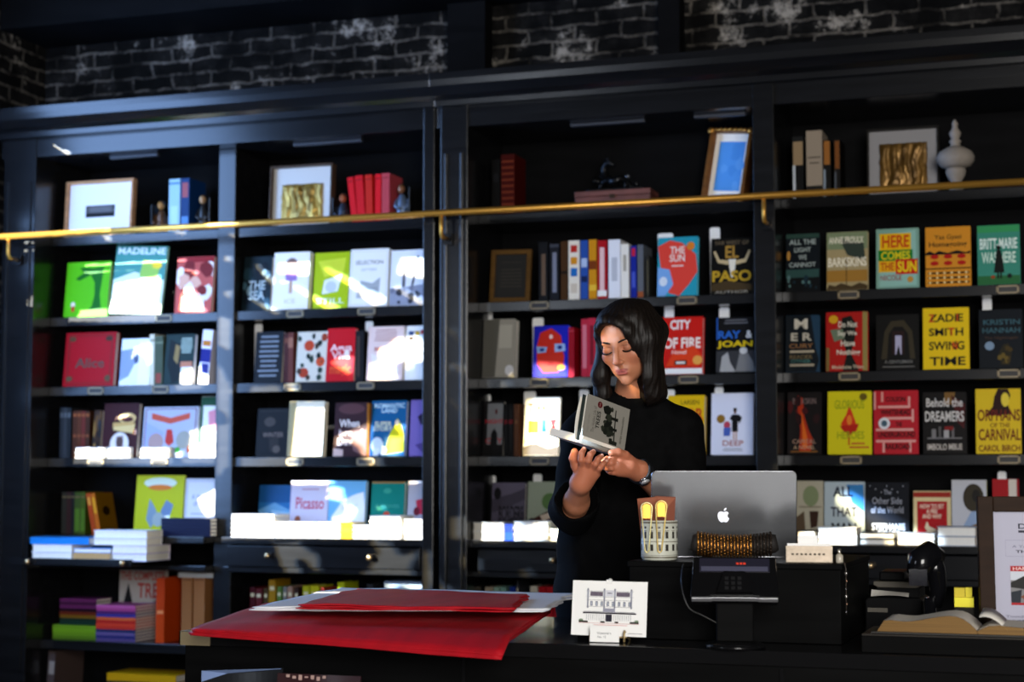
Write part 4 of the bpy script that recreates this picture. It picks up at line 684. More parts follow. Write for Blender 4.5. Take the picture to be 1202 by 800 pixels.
# white turned finial
c = onY(1122, 200, .168); hf = onY(1121, 140, .168)[2]-ZTOP; k_ = hf
o = empty('finial', (c[0], .168, ZTOP+.0006), 'white turned wooden finial beside the grey shadow box', 'finial')
wm = mat('#8f867c', .6, 0, .2, 'chalk_white_paint', grain=((20, 20, 20), .12))
P_ = lambda l: [(r*k_, z*k_) for r, z in l]
mb = MB(); mb.lathe(P_([(.10, 0), (.10, .02), (.065, .05), (.07, .12), (.12, .2), (.14, .27), (.125, .31)]), wm, 32); mb.build('base', o)
mb = MB(); mb.lathe(P_([(.12, .31), (.2, .34), (.25, .41), (.255, .47), (.22, .54), (.12, .60), (.07, .62)]), wm, 32); mb.build('bulb', o)
mb = MB(); mb.lathe(P_([(.07, .62), (.065, .66), (.085, .69), (.05, .72), (.075, .77), (.08, .81), (.045, .86), (.035, .9), (.045, .93), (.02, .98), (.004, 1.0)]), wm, 28); mb.build('spire', o)
# small gold framed sign on the first row
o, w, h = frame_thing(574, 621, 293, 'framed_sign', 'small gold-framed black sign standing before the row of spines', 'sign', SH[1], .19, .02, '#5c4018', '#0f0e0d',
    [T('STAFF PICKS',.2,.16,.8,.2,'#5a5650',0)]+lines(.15,.34,.85,.8,6,'#5a5650',.25,5), depth=.02, tilt=.08, lean=.02)
# added turned piece standing in for the sunlit strip of the pilaster, top shelf
a = onY(495, 200, .14)[0]
o = empty('candlestick', (-2.735, .16, ZTOP+.0006), 'slim blue-grey turned candlestick against the pilaster side', 'candlestick'); gm_ = mat('#5a6474', .4)
H_ = .21; mb = MB(); mb.lathe([(.018, 0), (.018, .006), (.007, .016), (.007, H_*.55)], gm_, 18); mb.build('base', o)
mb = MB(); mb.lathe([(.007, H_*.55), (.010, H_*.6), (.006, H_*.65), (.011, H_*.72), (.006, H_*.78), (.011, H_*.85), (.006, H_*.9), (.010, H_*.97), (.009, H_)], gm_, 18); mb.build('stem', o)
# ================================================================ COUNTER
ZC_ = .88; YC0 = onZ(700, 757, ZC_)[1]; XC0 = onZ(211, 741, ZC_)[0]; YC1 = YC0+.66; XC1 = .75
GLOSS = mat((.006, .006, .0065), .12, 0, .5, 'black_lacquer'); BLK = mat((.0032, .0032, .0033), .55, 0, .03, 'black_body', grain=((3, 3, 30), .3))
o = empty('shop_counter', (XC0, YC0, 0), 'long black lacquered shop counter in front of the woman', 'counter'); Lc = XC1-XC0
mb = MB(); mb.box(0, Lc, 0, .66, ZC_-.03, ZC_, GLOSS); mb.build('worktop', o, .002)
mb = MB(); mb.box(.006, Lc-.006, .008, .64, .10, ZC_-.0301, BLK); mb.build('body', o, .002)
mb = MB(); mb.box(.03, Lc-.03, .05, .62, 0, .0999, BLK); mb.build('plinth', o)
mb = MB(); bm_ = mat('#8a7a5c', .45, .3); mb.box(-.003, .075, -.003, -.0002, ZC_-.03, ZC_+.0012, bm_); mb.box(-.003, -.0002, -.003, .08, ZC_-.03, ZC_+.0012, bm_); mb.box(-.003, .075, -.003, .012, ZC_+.0002, ZC_+.0014, bm_); mb.build('corner_trim', o)['label'] = 'dull brass corner guard'
for k in range(1, 4):
    mb = MB(); x = Lc*k/4; mb.box(x-.004, x+.004, .004, .008, .12, ZC_-.035, GLOSS); mb.build('panel_joint', o)
# ---- papers on the counter
def paper_stack(name, label, cat, corners, t, mt, nl=3, droop=None, wav=.004, off=.006, edge_part=True, rag=.0):
    """corners FL, FR, BR, BL in space (top surface); nl layers of sheets, each a slightly shifted surface"""
    FL, FR, BR, BL = [Vector(c) for c in corners]; o = empty(name, (FL+FR+BR+BL)/4-Vector((0, 0, t)), label, cat); base = o.location.copy()
    for L in range(nl):
        nx, ny = 46, 22; vs = []; fs = []; dz = -L*t/nl; dxy = Vector((off*(L % 2)*(1 if L else 0), -off*.8*L, 0)); th = t/nl*.92
        for s_ in (0, 1):
            for j in range(ny+1):
                for i in range(nx+1):
                    u, v = i/nx, j/ny; p = (FL*(1-u)+FR*u)*(1-v)+(BL*(1-u)+BR*u)*v + dxy
                    q = mnoise.noise(Vector((u*3+L, v*2.3, L*1.7)))*wav+mnoise.noise(Vector((u*11, v*1.2, L*2.7+4)))*wav*.35
                    if droop: q += droop(u, v)
                    if rag: p = p+Vector((mnoise.noise(Vector((v*6, L, 3)))*rag*(abs(u-.5)*2)**6, mnoise.noise(Vector((u*7, L, 9)))*rag*(abs(v-.5)*2)**6, 0))
                    vs.append(p+Vector((0, 0, dz+q-(th if s_ else 0)))-base)
        N = (nx+1)*(ny+1)
        for j in range(ny):
            for i in range(nx):
                k = j*(nx+1)+i; fs.append((k, k+1, k+nx+2, k+nx+1)); fs.append((N+k+nx+1, N+k+nx+2, N+k+1, N+k))
        rim = [i for i in range(nx+1)]+[j*(nx+1)+nx for j in range(1, ny+1)]+[ny*(nx+1)+i for i in range(nx-1, -1, -1)]+[j*(nx+1) for j in range(ny-1, 0, -1)]
        for a, b in zip(rim, rim[1:]+rim[:1]): fs.append((a, N+a, N+b, b))
        mb = MB(); mb.add(vs, fs, mt, True); mb.build('sheets', o)
    return o
RED = mat('#a80718', .62, 0, .3, 'red_tissue_paper', grain=((26, 3, 3), .14), bump=.15)
WPAP = mat('#e9eaee', .7, 0, .25, 'white_wrapping_paper')
zt_ = ZC_+.042
# inner support: a ream of kraft sheets hidden below the red sheets keeps the pile high
FL = onZ(224, 738, ZC_+.015); FR = onZ(588, 766, ZC_-.004); BR = onZ(646, 712, zt_); BL = onZ(312, 707, zt_)
rx0, rx1, ry0, ry1 = FL[0]+.35, FR[0]-.15, YC0+.30, min(BL[1], BR[1])-.06
def dro(u, v):
    # hanging front lip, then the flat top sloping gently up to the back
    tgt = v*.52/.13 if v < .13 else .52+.48*(v-.13)/.87
    k = min(1, max(0, (v-.05)/.16)); k = k*k*(3-2*k); tgt = (v*.52/.13)*(1-k)+(.52+.48*(v-.13)/.87)*k
    return (min(tgt, 1)-v)*(.040+.012*u)*min(1, u*3+.15)
red1 = paper_stack('red_paper_stack', 'broad stack of red tissue paper drooping over the counter edge', 'paper stack', (FL, FR, BR, BL), .012, RED, 4, dro, .002, .006)
mb = MB(); krm = mat('#b9a184', .8)
mb.box(rx0, rx1, ry0, ry1, ZC_+.0008, ZC_+.012, krm); 
tag(mb.build('paper_ream', None, .001), 'ream of brown paper under the red tissue paper', 'paper')
FLw = onZ(296, 712, zt_+.014); FRw = onZ(640, 714, zt_+.014); BRw = onZ(674, 696, zt_+.014); BLw = onZ(400, 689, zt_+.014)
paper_stack('white_paper_stack', 'loose white wrapping sheets between the two layers of red tissue', 'paper stack', (FLw, FRw, BRw, BLw), .006, WPAP, 3, None, .002, .01, rag=.02)
FLt = onZ(350, 709, zt_+.026); FRt = onZ(602, 713, zt_+.026); BRt = onZ(618, 697, zt_+.026); BLt = onZ(420, 690, zt_+.026)
paper_stack('red_paper_stack', 'small top pile of red tissue sheets lying on the white sheets', 'paper stack', (FLt, FRt, BRt, BLt), .008, RED, 3, None, .003, .008, rag=.015)
# ---- postcard on a little stand with name card
def at_counter(px, py): return onZ(px, py, ZC_)
c = at_counter(714, 749); c[1] = YC0+.080; c[0] = onY(714, 740, c[1])[0]
S_ = (c[1]-CAM[1])/2000*1.03
def cam_rz(p): return math.atan2(-(CAM[0]-p[0])*-1, (p[1]-CAM[1])) if False else math.atan2(CAM[0]-p[0], p[1]-CAM[1])
dep = float((np.array(c)-CAM) @ FW); S_ = dep/2000
o = empty('postcard', (c[0], c[1], ZC_+.0003), 'white postcard with a fine drawing of a building front, standing before the black riser box', 'postcard', rz=.07)
w, h = 90*S_, 64*S_; M = Matrix.Translation((0, 0, .012)) @ Matrix.Rotation(-.14, 4, 'X') @ Matrix.Rotation(.012, 4, 'Y')
mb = MB(); mb.box(-w/2, w/2, 0, .0012, 0, h, WHITE, M=M); ink = '#6a6c78'; A = []
for (x0, y0, x1, y1) in ((.2,.16,.22,.5),(.78,.16,.8,.5),(.42,.14,.44,.5),(.56,.14,.58,.5)): A.append(R(x0, y0, x1, y1, '#9a9ca8'))
for x0, x1 in ((.24,.41),(.59,.77)):
    A.append(R(x0,.2,x1,.28,'#8a7f8c'))
    A += [R(x0,.2+.02*k,x1,.206+.02*k,'#4a4a58') for k in range(4)]
A += [R(.18,.185,.82,.19,ink),R(.18,.29,.82,.295,ink),R(.19,.35,.81,.355,ink),R(.19,.47,.81,.475,ink),R(.45,.17,.55,.28,'#d8d8de'),R(.47,.215,.53,.23,'#6a6c78')]
for cx in (.21, .43, .57, .79): A += [E(cx,.16,.012,.02,'#8a8c98',10), R(cx-.013,.17,cx+.013,.3,'#b0b2bc')]
for k in range(8):
    x = .245+.07*k+(.01 if k > 2 else 0)+(.01 if k > 4 else 0); A += [R(x,.375,x+.03,.46,'#5a5e70'),R(x+.008,.385,x+.022,.455,'#c4c8d4')]
A += [R(.15,.575,.86,.6,'#3a3640'),R(.16,.56,.84,.568,ink)]
for k in range(22): A.append(R(.2+.028*k,.61,.204+.028*k,.72,'#7a7c88'))
A += [R(.42,.5,.58,.57,'#a8a8b4'),R(.46,.61,.54,.74,'#3e3c48'),R(.1,.735,.22,.765,'#3a3a30'),R(.78,.735,.9,.765,'#3a3a30'),R(.39,.735,.45,.765,'#3a3a30'),R(.58,.735,.63,.765,'#3a3a30'),R(.1,.77,.9,.775,'#c88a8a'),R(.3,.80,.75,.806,'#d87a7a'),R(.76,.94,.95,.948,'#8a8a90')]
A += [E(.13,.72,.03,.02,'#8a9a84',8),E(.87,.72,.03,.02,'#8a9a84',8)]
put_art(mb, A, w, h, lambda x, z, e: tuple(M @ Vector((-w/2+w*x, -e-.0002, h*(1-z)))), eps=.00003); mb.build('card', o)
mb = MB(); bw = mat('#b49a6a', .4, .5)
for x in (-w*.225, w*.225): mb.tube([(x, -.012, .0012), (x, -.012, .02), (x, -.006, .024), (x, .04, .004), (x, .05, .0012)], .0022, bw, 8)
mb.box(-w*.24, w*.24, .004, .008, .008, .012, bw); mb.tube([(0, .02, .006), (0, .024, h+.012+.004)], .003, mat('#d8d4c8', .5), 8); mb.box(-.006, .006, .012, .02, h+.006, h+.014, WHITE); mb.build('stand', o)['label'] = 'thin brass wire stand'
mb = MB(); w2, h2 = 35*S_, 18*S_; M2 = Matrix.Translation((-.004, -.022, .0012)) @ Matrix.Rotation(-.12, 4, 'X'); mb.box(-w2/2, w2/2, 0, .001, 0, h2, WHITE, M=M2)
put_art(mb, [T('Victoria’s',.24,.36,.72,.5,'#4a4a52',0),T('No. 12',.27,.6,.55,.74,'#4a4a52',0)], w2, h2, lambda x, z, e: tuple(M2 @ Vector((-w2/2+w2*x, -e-.0002, h2*(1-z)))))
o2 = mb.build('name_card'); o2.parent = o
# ---- black riser box
YR = YC0+.17; ZR = onY(850, 660, YR)[2]; xr0 = onY(739, 700, YR)[0]; xr1 = onY(987, 700, YR)[0]
o = empty('riser_box', ((xr0+xr1)/2, YR, ZC_+.0005), 'black riser box on the counter carrying the laptop', 'box'); w = xr1-xr0; hh = ZR-ZC_
mb = MB(); mb.box(-w/2, w/2, 0, .46, 0, hh-.012, BLK); mb.build('body', o, .002)
mb = MB(); mb.box(-w/2-.003, w/2+.003, -.004, .464, hh-.0118, hh, BLK); mb.build('top', o, .002)
# ---- laptop
pb = onZ(850, 656, ZR); lw = 171*float((np.array(pb)-CAM) @ FW)/2000; pb = onY(850, 657, YR+.16); dep = float((np.array(pb)-CAM) @ FW); lw = 171*dep/2000; lh = 103*dep/2000
o = empty('laptop', (onY(849, 600, YR+.2)[0], YR+.2, ZR+.0008), 'open silver laptop seen from behind on the black riser box', 'laptop', rz=.27)
ALU = mat('#8d8f93', .24, .9, .5, 'brushed_aluminium'); 
mb = MB()
def rrect(x0, x1, z0, z1, r, n=6):
    out = []
    for cx, cz, a0 in ((x1-r, z0+r, -90), (x1-r, z1-r, 0), (x0+r, z1-r, 90), (x0+r, z0+r, 180)):
        for k in range(n+1): a = math.radians(a0+90*k/n); out.append((cx+r*math.cos(a), cz+r*math.sin(a)))
    return out
Ml = Matrix.Translation((0, 0, .003)) @ Matrix.Rotation(.19, 4, 'X')
mb.prism(rrect(-lw/2, lw/2, 0, lh, .012), 0, .006, ALU, Ml); lid = mb.build('lid', o, .0015)
# apple with a bite, stalk leaf
ap = [(-.02,.30),(-.16,.36),(-.30,.33),(-.40,.22),(-.43,.05),(-.40,-.14),(-.32,-.30),(-.22,-.41),(-.12,-.43),(0,-.39),(.12,-.43),(.22,-.41),(.31,-.30),(.38,-.15),(.30,-.09),(.25,0),(.26,.12),(.34,.22),(.27,.31),(.16,.36),(.04,.32)]
leaf = [(.0,.40),(.02,.52),(.10,.60),(.18,.62),(.17,.50),(.09,.42)]
mb = MB(); s = .021*1.5; zc_ = lh*.47
for pl in (ap, leaf): mb.add([tuple(Ml @ Vector((p[0]*s*1.02, -.0004, zc_+p[1]*s))) for p in pl], [list(range(len(pl)))], mat('#f4f4f8', .4, emit=.55, ec='#e8ecff'))
lg = mb.build('logo', lid); lg['label'] = 'softly lit white apple emblem'
mb = MB(); Mk = Matrix.Rotation(.12, 4, 'X'); mb.prism(rrect(-lw/2+.008, lw/2-.008, .008, lh-.008, .006), .0061, .0066, mat('#0a0b0d', .15), Ml); mb.build('screen', lid)
mb = MB(); pl = rrect(-lw/2, lw/2, .006, lh+.004, .012); n = len(pl)
mb.add([(x, y, 0) for x, y in pl]+[(x, y, .010) for x, y in pl], [list(range(n))[::-1], [n+i for i in range(n)]]+[(i, (i+1) % n, n+(i+1) % n, n+i) for i in range(n)], ALU); deck = mb.build('deck', o, .001)
mb = MB()
for j in range(5):
    for i in range(13): x = -lw/2+.03+(lw-.06)/13*i; y = .03+.019*j; mb.box(x, x+(lw-.06)/13-.003, y, y+.016, .0101, .0112, mat('#141416', .5))
mb.build('keyboard', deck)
mb = MB(); mb.tube([(-lw*.35, .004, .011), (lw*.35, .004, .011)], .005, mat('#1a1a1c', .4), 10); mb.build('hinge', o)
# ---- glass tumbler with bookmarks and envelopes
c = onZ(774, 657, ZR); dep = float((np.array(c)-CAM) @ FW); S_ = dep/2000; rt = 21.5*S_; ht = 46*S_
c[1] = max(c[1], YR+.03+rt); c[0] = onY(774, 640, c[1])[0]
o = empty('tumbler', (c[0], c[1], ZR+.0008), 'pale tumbler printed with dark windows, holding gold bookmarks', 'tumbler', rz=cam_rz(c))
mb = MB(); gl_ = mat('#c9cabc', .3, 0, .5, 'pale_enamel'); 
mb.lathe([(rt*.9, 0), (rt*.95, .003), (rt, .01), (rt, ht), (rt-.003, ht), (rt-.0035, .012), (0.001, .008)], gl_, 40, cap=False); mb.add([(0, 0, 0)], [], gl_)
dk = mat('#2a2620', .4); dk2 = mat('#5a5240', .4)
def curved(a0, a1, z0, z1, m_, rr=rt+.0005, n=4):
    vs = []; 
    for k in range(n+1):
        a = a0+(a1-a0)*k/n; vs += [(rr*math.sin(a), -rr*math.cos(a), z0), (rr*math.sin(a), -rr*math.cos(a), z1)]
    mb.add(vs, [(2*k, 2*k+2, 2*k+3, 2*k+1) for k in range(n)], m_)
for i in range(-7, 8):
    a = i*.42
    if abs(a) > 2.9: continue
    curved(a-.08, a+.08, ht*.55, ht*.72, dk); curved(a-.085, a+.085, ht*.24, ht*.40, dk); curved(a-.07, a+.07, ht*.80, ht*.85, dk); curved(a-.11, a+.11, ht*.735, ht*.75, dk2)
for z0, z1 in ((.06,.09),(.46,.475),(.93,.965),(.12,.13)): curved(-3, 3, ht*z0, ht*z1, dk2, n=40)
mb.build('cup', o)
# paper-clip shaped gold bookmarks
def bookmark(x, y, tip, top, tiltx, label, colr):
    o = empty('bookmark', (c[0], c[1], ZR+.0008), label, 'bookmark', 'gold bookmarks hooked over the tumbler', rz=cam_rz(c))
    g1 = mat(colr, .3, .6, .5); mb = MB(); wv = 6.4*S_
    arc = [(x+wv*math.cos(a)+tiltx*0, y, top-wv+wv*math.sin(a)) for a in [math.pi*k/10 for k in range(11)]]
    pts = [(x+wv*.35+tiltx, y, tip+.004)]+[(x+wv, y, top-wv)]+arc[1:-1]+[(x-wv, y, top-wv), (x-wv*.35+tiltx, y, tip+.004), (x+tiltx, y, tip)]
    mb.tube(pts, .0017, g1, 8, True); mb.build('wire_loop', o)
    mb = MB(); tong = [(x-wv*.72, top-wv*1.2-.020), (x-wv*.72, top-wv)]+[(x+wv*.8*math.cos(a), top-wv+wv*.8*math.sin(a)) for a in [math.pi-math.pi*k/8 for k in range(9)]]+[(x+wv*.72, top-wv), (x+wv*.72, top-wv*1.2-.020)]
    mb.prism(tong, y-.0006, y+.0006, mat('#d89a34', .35, .5)); mb.build('tongue', o)
bookmark(-14.5*S_, -rt-.004, 9*S_, 67*S_, 0, 'pale gold paper-clip bookmark at the outer side of the tumbler', '#efe0a0')
bookmark(2.5*S_, -rt-.004, 9*S_, 69*S_, -.004, 'deeper gold paper-clip bookmark in the middle of the tumbler', '#e6c878')
for k, (x, ry, hh_, l, cc) in enumerate(((-6*S_, -.10, 74*S_, 'tilted brown paper envelope standing in the tumbler', '#8a4a30'), (5*S_, .05, 75*S_, 'upright brown paper envelope standing in the tumbler', '#7a3e28'))):
    mb = MB(); mb.box(-13*S_, 11*S_, 0, .0012, 0, hh_-.014, mat(cc, .8)); mb.add([(-13*S_, -.0004, hh_-.016), (11*S_, -.0004, hh_-.016), (-1*S_, -.0006, hh_-.045)], [(0, 1, 2)], mat('#93543a', .8))
    e = mb.build('envelope'); e.location = (c[0]+x*math.cos(.2), c[1]-.004+.006*k, ZR+.0128); e.rotation_euler = (0, ry, cam_rz(c)); tag(e, l, 'envelope', 'brown envelopes in the tumbler')
# ---- bracelet roll: a curved black display roll carrying bronze ridged bangles
c = onZ(862, 652, ZR); c = onY(862, 650, YR+.055); dep = float((np.array(c)-CAM) @ FW); S_ = dep/2000
o = empty('bracelet_roll', (c[0], YR+.055, ZR+.0008), 'black display roll wrapped in ridged bronze bangles in front of the laptop', 'bracelet display', rz=cam_rz(c)+.02)
R0 = 14.5*S_; Lr = 50*S_
arc = lambda t: Vector((Lr*t, 0, R0+.004+.010*t*t))
mb = MB(); vel = mat((.012, .010, .009), .7, 0, .3, 'black_velvet'); mb.tube([arc(-1+.1*k) for k in range(21)], [R0*.80*(1 if 0 < k < 20 else .8) for k in range(21)], vel, 20); mb.box(-Lr*.5, Lr*.5, -.012, .012, 0, R0*.5, vel); mb.build('roll', o)
bz_ = mat('#a87434', .27, .95, .5, 'bronze_beads'); bd = mat('#2a2018', .4, .6)  # second, darker metal for the last bangles
for k in range(23):
    t = -.84+1.68*k/22; p = arc(t); mb = MB(); m_ = bz_ if k < 17 else bd
    n = 26; rr = R0*.86
    mb.tube([p+Vector((0, rr*math.cos(2*math.pi*q/n), rr*math.sin(2*math.pi*q/n))) for q in range(n)], .0028, m_, 6, True)
    for q in range(20): a = 2*math.pi*(q+.5*(k % 2))/20; mb.ball(tuple(p+Vector((0, (rr+.001)*math.cos(a), (rr+.001)*math.sin(a)))), (.0030, .0030, .0030), m_, 6)
    g = mb.build('bangle'); g.location = o.location; g.rotation_euler = o.rotation_euler
    tag(g, 'ridged bronze bangle threaded on the black display roll' if k < 17 else 'dark beaded bangle at the shadowed end of the display roll', 'bangle', 'bronze bangles on the roll' if k < 17 else 'dark bangles on the roll')
# ---- card payment terminal on a post in front of the riser
YT = YC0+.02; c = onY(861, 700, YT); dep = float((np.array(c)-CAM) @ FW)-.03; S_ = dep/2000
o = empty('card_terminal', (c[0], YT+.012, ZC_+.0006), 'black card payment terminal with a silver lower edge on a post', 'card terminal', rz=cam_rz(c))
wT = 104*S_; zb_ = onY(861, 702, YT-.02)[2]-ZC_; ztp = onY(861, 653, YT+.06)[2]-ZC_
ang = math.radians(52); lenT = (ztp-zb_)/math.sin(ang); Mt = Matrix.Translation((0, -.028, zb_)) @ Matrix.Rotation(math.pi/2-ang, 4, 'X').inverted()
TB = mat((.004, .004, .0045), .2, 0, .3, 'terminal_plastic')
mb = MB(); pl = [(-wT*.48, 0), (-wT*.30, 0), (-wT*.27, .004), (wT*.27, .004), (wT*.30, 0), (wT*.48, 0), (wT*.5, .008), (wT*.47, lenT), (-wT*.47, lenT), (-wT*.5, .008)]
mb.prism(pl, 0, .028, TB, Mt); mb.build('housing', o, .003)
mb = MB(); pl = [(-wT*.485, -.003), (-wT*.27, -.003), (-wT*.25, -.0015), (wT*.25, -.0015), (wT*.27, -.003), (wT*.485, -.003), (wT*.485, .0005), (-wT*.485, .0005)]
mb.prism(pl, -.002, .010, mat('#c4c4c8', .3, .7), Mt); mb.build('silver_edge', o, .001)['label'] = 'bright silver lower edge'
mb = MB(); mb.box(-wT*.40, wT*.40, -.0012, 0, lenT*.62, lenT*.95, mat('#23222e', .1), M=Mt)
mb.box(-wT*.38, wT*.38, -.0016, -.0012, lenT*.64, lenT*.75, mat('#4a4a5c', .1), M=Mt); [mb.box(.004+.007*i, .009+.007*i, -.0016, -.0012, lenT*.80, lenT*.845, mat('#a02a18', .4, emit=1.0), M=Mt) for i in range(3)]
mb.build('screen', o)['label'] = 'dark screen with a small red readout'
mb = MB(); pl = [(-wT*.2, .008), (wT*.2, .008), (wT*.12, lenT*.58), (-wT*.12, lenT*.58)]; mb.prism(pl, -.010, -.0002, TB, Mt)
for j in range(3):
    for i in range(3): mb.box(-.016+.013*i-.004, -.016+.013*i+.004, -.0112, -.010, .014+.012*j, .021+.012*j, mat('#0e0e10', .5), M=Mt)
mb.build('keypad', o)
mb = MB(); mb.box(-.038, .038, .004, .022, .012, zb_+.03, BLK); mb.build('post', o, .003)
mb = MB(); mb.lathe([(.062, 0), (.062, .006), (.05, .012), (.03, .0122)], TB, 30, c=(0, .012, 0)); mb.build('base', o)
cp = [onY(802, 662, YT+.04), onY(800, 685, YT+.0), onY(808, 712, YT-.01), onY(825, 722, YT+.0), onY(842, 731, YT+.01)]
mb = MB(); rr = [Vector(p) for p in cp]; pts = []
for i in range(len(rr)-1):
    for k in range(5):
        t = k/5; p0, p1, p2, p3 = rr[max(0, i-1)], rr[i], rr[i+1], rr[min(len(rr)-1, i+2)]
        pts.append(.5*((2*p1)+(p2-p0)*t+(2*p0-5*p1+4*p2-p3)*t*t+(3*p1-p0-3*p2+p3)*t**3))
mb.tube(pts+[rr[-1]], .0014, mat('#0c0c0e', .35), 6); cb = mb.build('cable', o); cb.matrix_parent_inverse = (Matrix.Translation(o.location) @ Matrix.Rotation(o.rotation_euler.z, 4, 'Z')).inverted()
# ---- business card holder
c = onY(950, 657, YR+.045); dep = float((np.array(c)-CAM) @ FW); S_ = dep/2000
o = empty('card_holder', (c[0], YR+.045, ZR+.0008), 'brushed metal holder of business cards on the corner of the riser box', 'card holder', rz=cam_rz(c))
wq, hq = 54*S_, 19.5*S_; mm = mat('#857a6c', .36, .85, .5, 'brushed_nickel', grain=((60, 60, 60), .12))
mb = MB(); mb.box(-wq/2, wq/2, 0, .0015, 0, hq, mm); mb.box(-wq/2, wq/2, .026, .0275, 0, hq*.9, mm); mb.box(-wq/2, wq/2, 0, .0275, 0, .0015, mm); mb.box(-wq/2, -wq/2+.0015, 0, .0275, 0, hq*.8, mm); mb.box(wq/2-.0015, wq/2, 0, .0275, 0, hq*.8, mm)
put_art(mb, [R(.12+.095*k, .44, .17+.095*k, .56, '#6a6258') for k in range(8)], wq, hq, lambda x, z, e: (-wq/2+wq*x, -e-.0001, hq*(1-z))); mb.build('tray', o)
def bcard(x0, x1, h_, y, label):
    mb = MB(); mb.box(x0, x1, 0, .0006, 0, h_, WHITE); q = mb.build('business_card'); q.location = Vector(o.location)+Matrix.Rotation(o.rotation_euler.z, 3, 'Z') @ Vector((0, y, .0018)); q.rotation_euler = (0, 0, o.rotation_euler.z); tag(q, label, 'business card', 'business cards in the metal holder')
for k in range(6): bcard(-wq*.47, wq*.47, hq*(1.02+.012*k), .006+.0024*k, 'white business card lying crosswise in the metal holder')
bcard(-13*S_, 10*S_, 30*S_, .0225, 'white business card standing upright behind the others in the metal holder')
# small bottle and bead string at the box corner
c = onY(986, 657, YR+.03); o = empty('perfume_bottle', (c[0]-.004, YR+.05, ZR+.0008), 'tiny clear bottle at the outer corner of the riser box', 'bottle'); mb = MB(); mb.lathe([(.007, 0), (.008, .002), (.008, .016), (.003, .02)], mat('#b0a898', .1, 0, .6), 16); mb.build('flask', o); mb = MB(); mb.lathe([(.0035, .0201), (.004, .022), (.004, .029), (.002, .03)], mat('#d8d0c0', .2, .9), 12); mb.build('stopper', o)
o = empty('bead_string', (xr1+.008, YR+.02, ZC_+.0006), 'string of glittering beads hanging down the side of the riser box', 'bead string')
mb = MB(); hb_ = ZR-ZC_
mb.tube([(-.011, .01, hb_+.002), (-.003, .006, hb_+.003), (0, .004, hb_-.01), (0, .004, hb_-.105)], .0005, mat('#5a5048', .4), 6); mb.build('thread', o)
mb = MB()
for k in range(6): mb.ball((.001*math.sin(k*2), .004, hb_-.02-k*.016), .0022 if k % 3 else .0034, mat(['#e8e4e0', '#b08a70', '#8a8a92'][k % 3], .08, .85), 10)
mb.build('beads', o)
# ---- behind-counter: printer, scanner, sticky notes
YP = YC0+.46
c = onZ(1045, 730, ZC_); xp0 = max(onY(985, 690, YP)[0], xr1+.012); xp1 = onY(1083, 690, YP)[0]; hP = onY(1030, 672, YP)[2]-ZC_; w = xp1-xp0
o = empty('receipt_printer', ((xp0+xp1)/2, YP, ZC_+.0006), 'black receipt printer with a grey lip and a curl of paper behind the guest book', 'printer')
PB = mat((.003, .003, .0034), .4, 0, .06, 'printer_plastic')
mb = MB(); mb.prism([(-w/2, 0), (w/2, 0), (w/2, hP*.55), (w/2-.01, hP*.6), (-w/2+.01, hP*.6), (-w/2, hP*.55)], 0, .15, PB); mb.build('body', o, .003)
mb = MB(); x0 = max(onY(1006, 680, YP)[0]-(xp0+xp1)/2, -w/2+.02); mb.prism([(x0, hP*.80), (x0+.01, hP*.76), (w/2-.012, hP*.76), (w/2, hP*.80), (w/2, hP*.86), (x0, hP*.86)], -.008, .13, mat('#4a463f', .6, 0, .2)); mb.build('grey_lip', o, .002)['label'] = 'grey top lip'
mb = MB(); mb.box(x0+.012, w/2-.04, .0, .13, hP*.865, hP*1.02, PB); mb.build('cover', o, .004)
mb = MB(); mb.box(x0+.006, w/2-.006, .004, .12, hP*.605, hP*.755, PB); mb.build('neck', o)
mb = MB(); xa, xb = onY(1023, 688, YP)[0]-(xp0+xp1)/2, onY(1067, 688, YP)[0]-(xp0+xp1)/2
n = 8; vs = []
for k in range(n+1):
    t = k/n; vs += [(xa+(xb-xa)*t, -.012-.006*math.sin(math.pi*t), hP*.615+.004*math.sin(t*3)), (xa+(xb-xa)*t, .0, hP*.72-.006*t)]
mb.add(vs, [(2*k, 2*k+2, 2*k+3, 2*k+1) for k in range(n)], mat('#b0aca4', .7)); q = mb.build('paper', o); q.modifiers.new('t', 'SOLIDIFY').thickness = .0006
for k in range(3):
    pass
mb = MB(); mb.box(-w/2+.006, -w/2+.05, -.003, 0, hP*.35, hP*.42, mat('#4a453c', .4)); mb.box(w*.0, w*.3, -.003, 0, hP*.1, hP*.14, mat('#3a3836', .4)); mb.build('button_strip', o)
c = onY(1092, 715, YP-.08); o = empty('barcode_scanner', (c[0], YP-.08, ZC_+.0006), 'glossy black barcode scanner bowing its head on a stand beside the printer', 'scanner', rz=.2)
SB = mat((.004, .004, .005), .14, 0, .4, 'scanner_plastic'); hs = onY(1085, 643, YP-.08)[2]-ZC_
mb = MB(); mb.lathe([(.055, 0), (.052, .008), (.03, .016), (.014, .022), (.012, hs*.45)], SB, 28); mb.build('base', o)
mb = MB(); mb.tube([(.012, .01, hs*.35), (.018, .006, hs*.55), (.012, -.004, hs*.75), (0, -.012, hs*.86)], [.014, .019, .022, .026], SB, 16); mb.build('handle', o)
mb = MB(); mb.tube([(.02, .005, hs*.9), (0, -.012, hs*.93), (-.02, -.03, hs*.86), (-.03, -.042, hs*.70)], [.02, .03, .031, .024], SB, 20); mb.box(-.05, -.012, -.064, -.060, hs*.6, hs*.78, mat((.01, .01, .014), .05)); mb.build('head', o)
c = onZ(1132, 728, ZC_); c = onY(1132, 720, YC0+.30); o = empty('note_holder', (c[0], YC0+.30, ZC_+.0006), 'small dark holder under the yellow sticky notes', 'note holder', rz=cam_rz(c))
dep = float((np.array(c)-CAM) @ FW); S_ = dep/2000; zn = onY(1132, 713, YC0+.30)[2]-ZC_
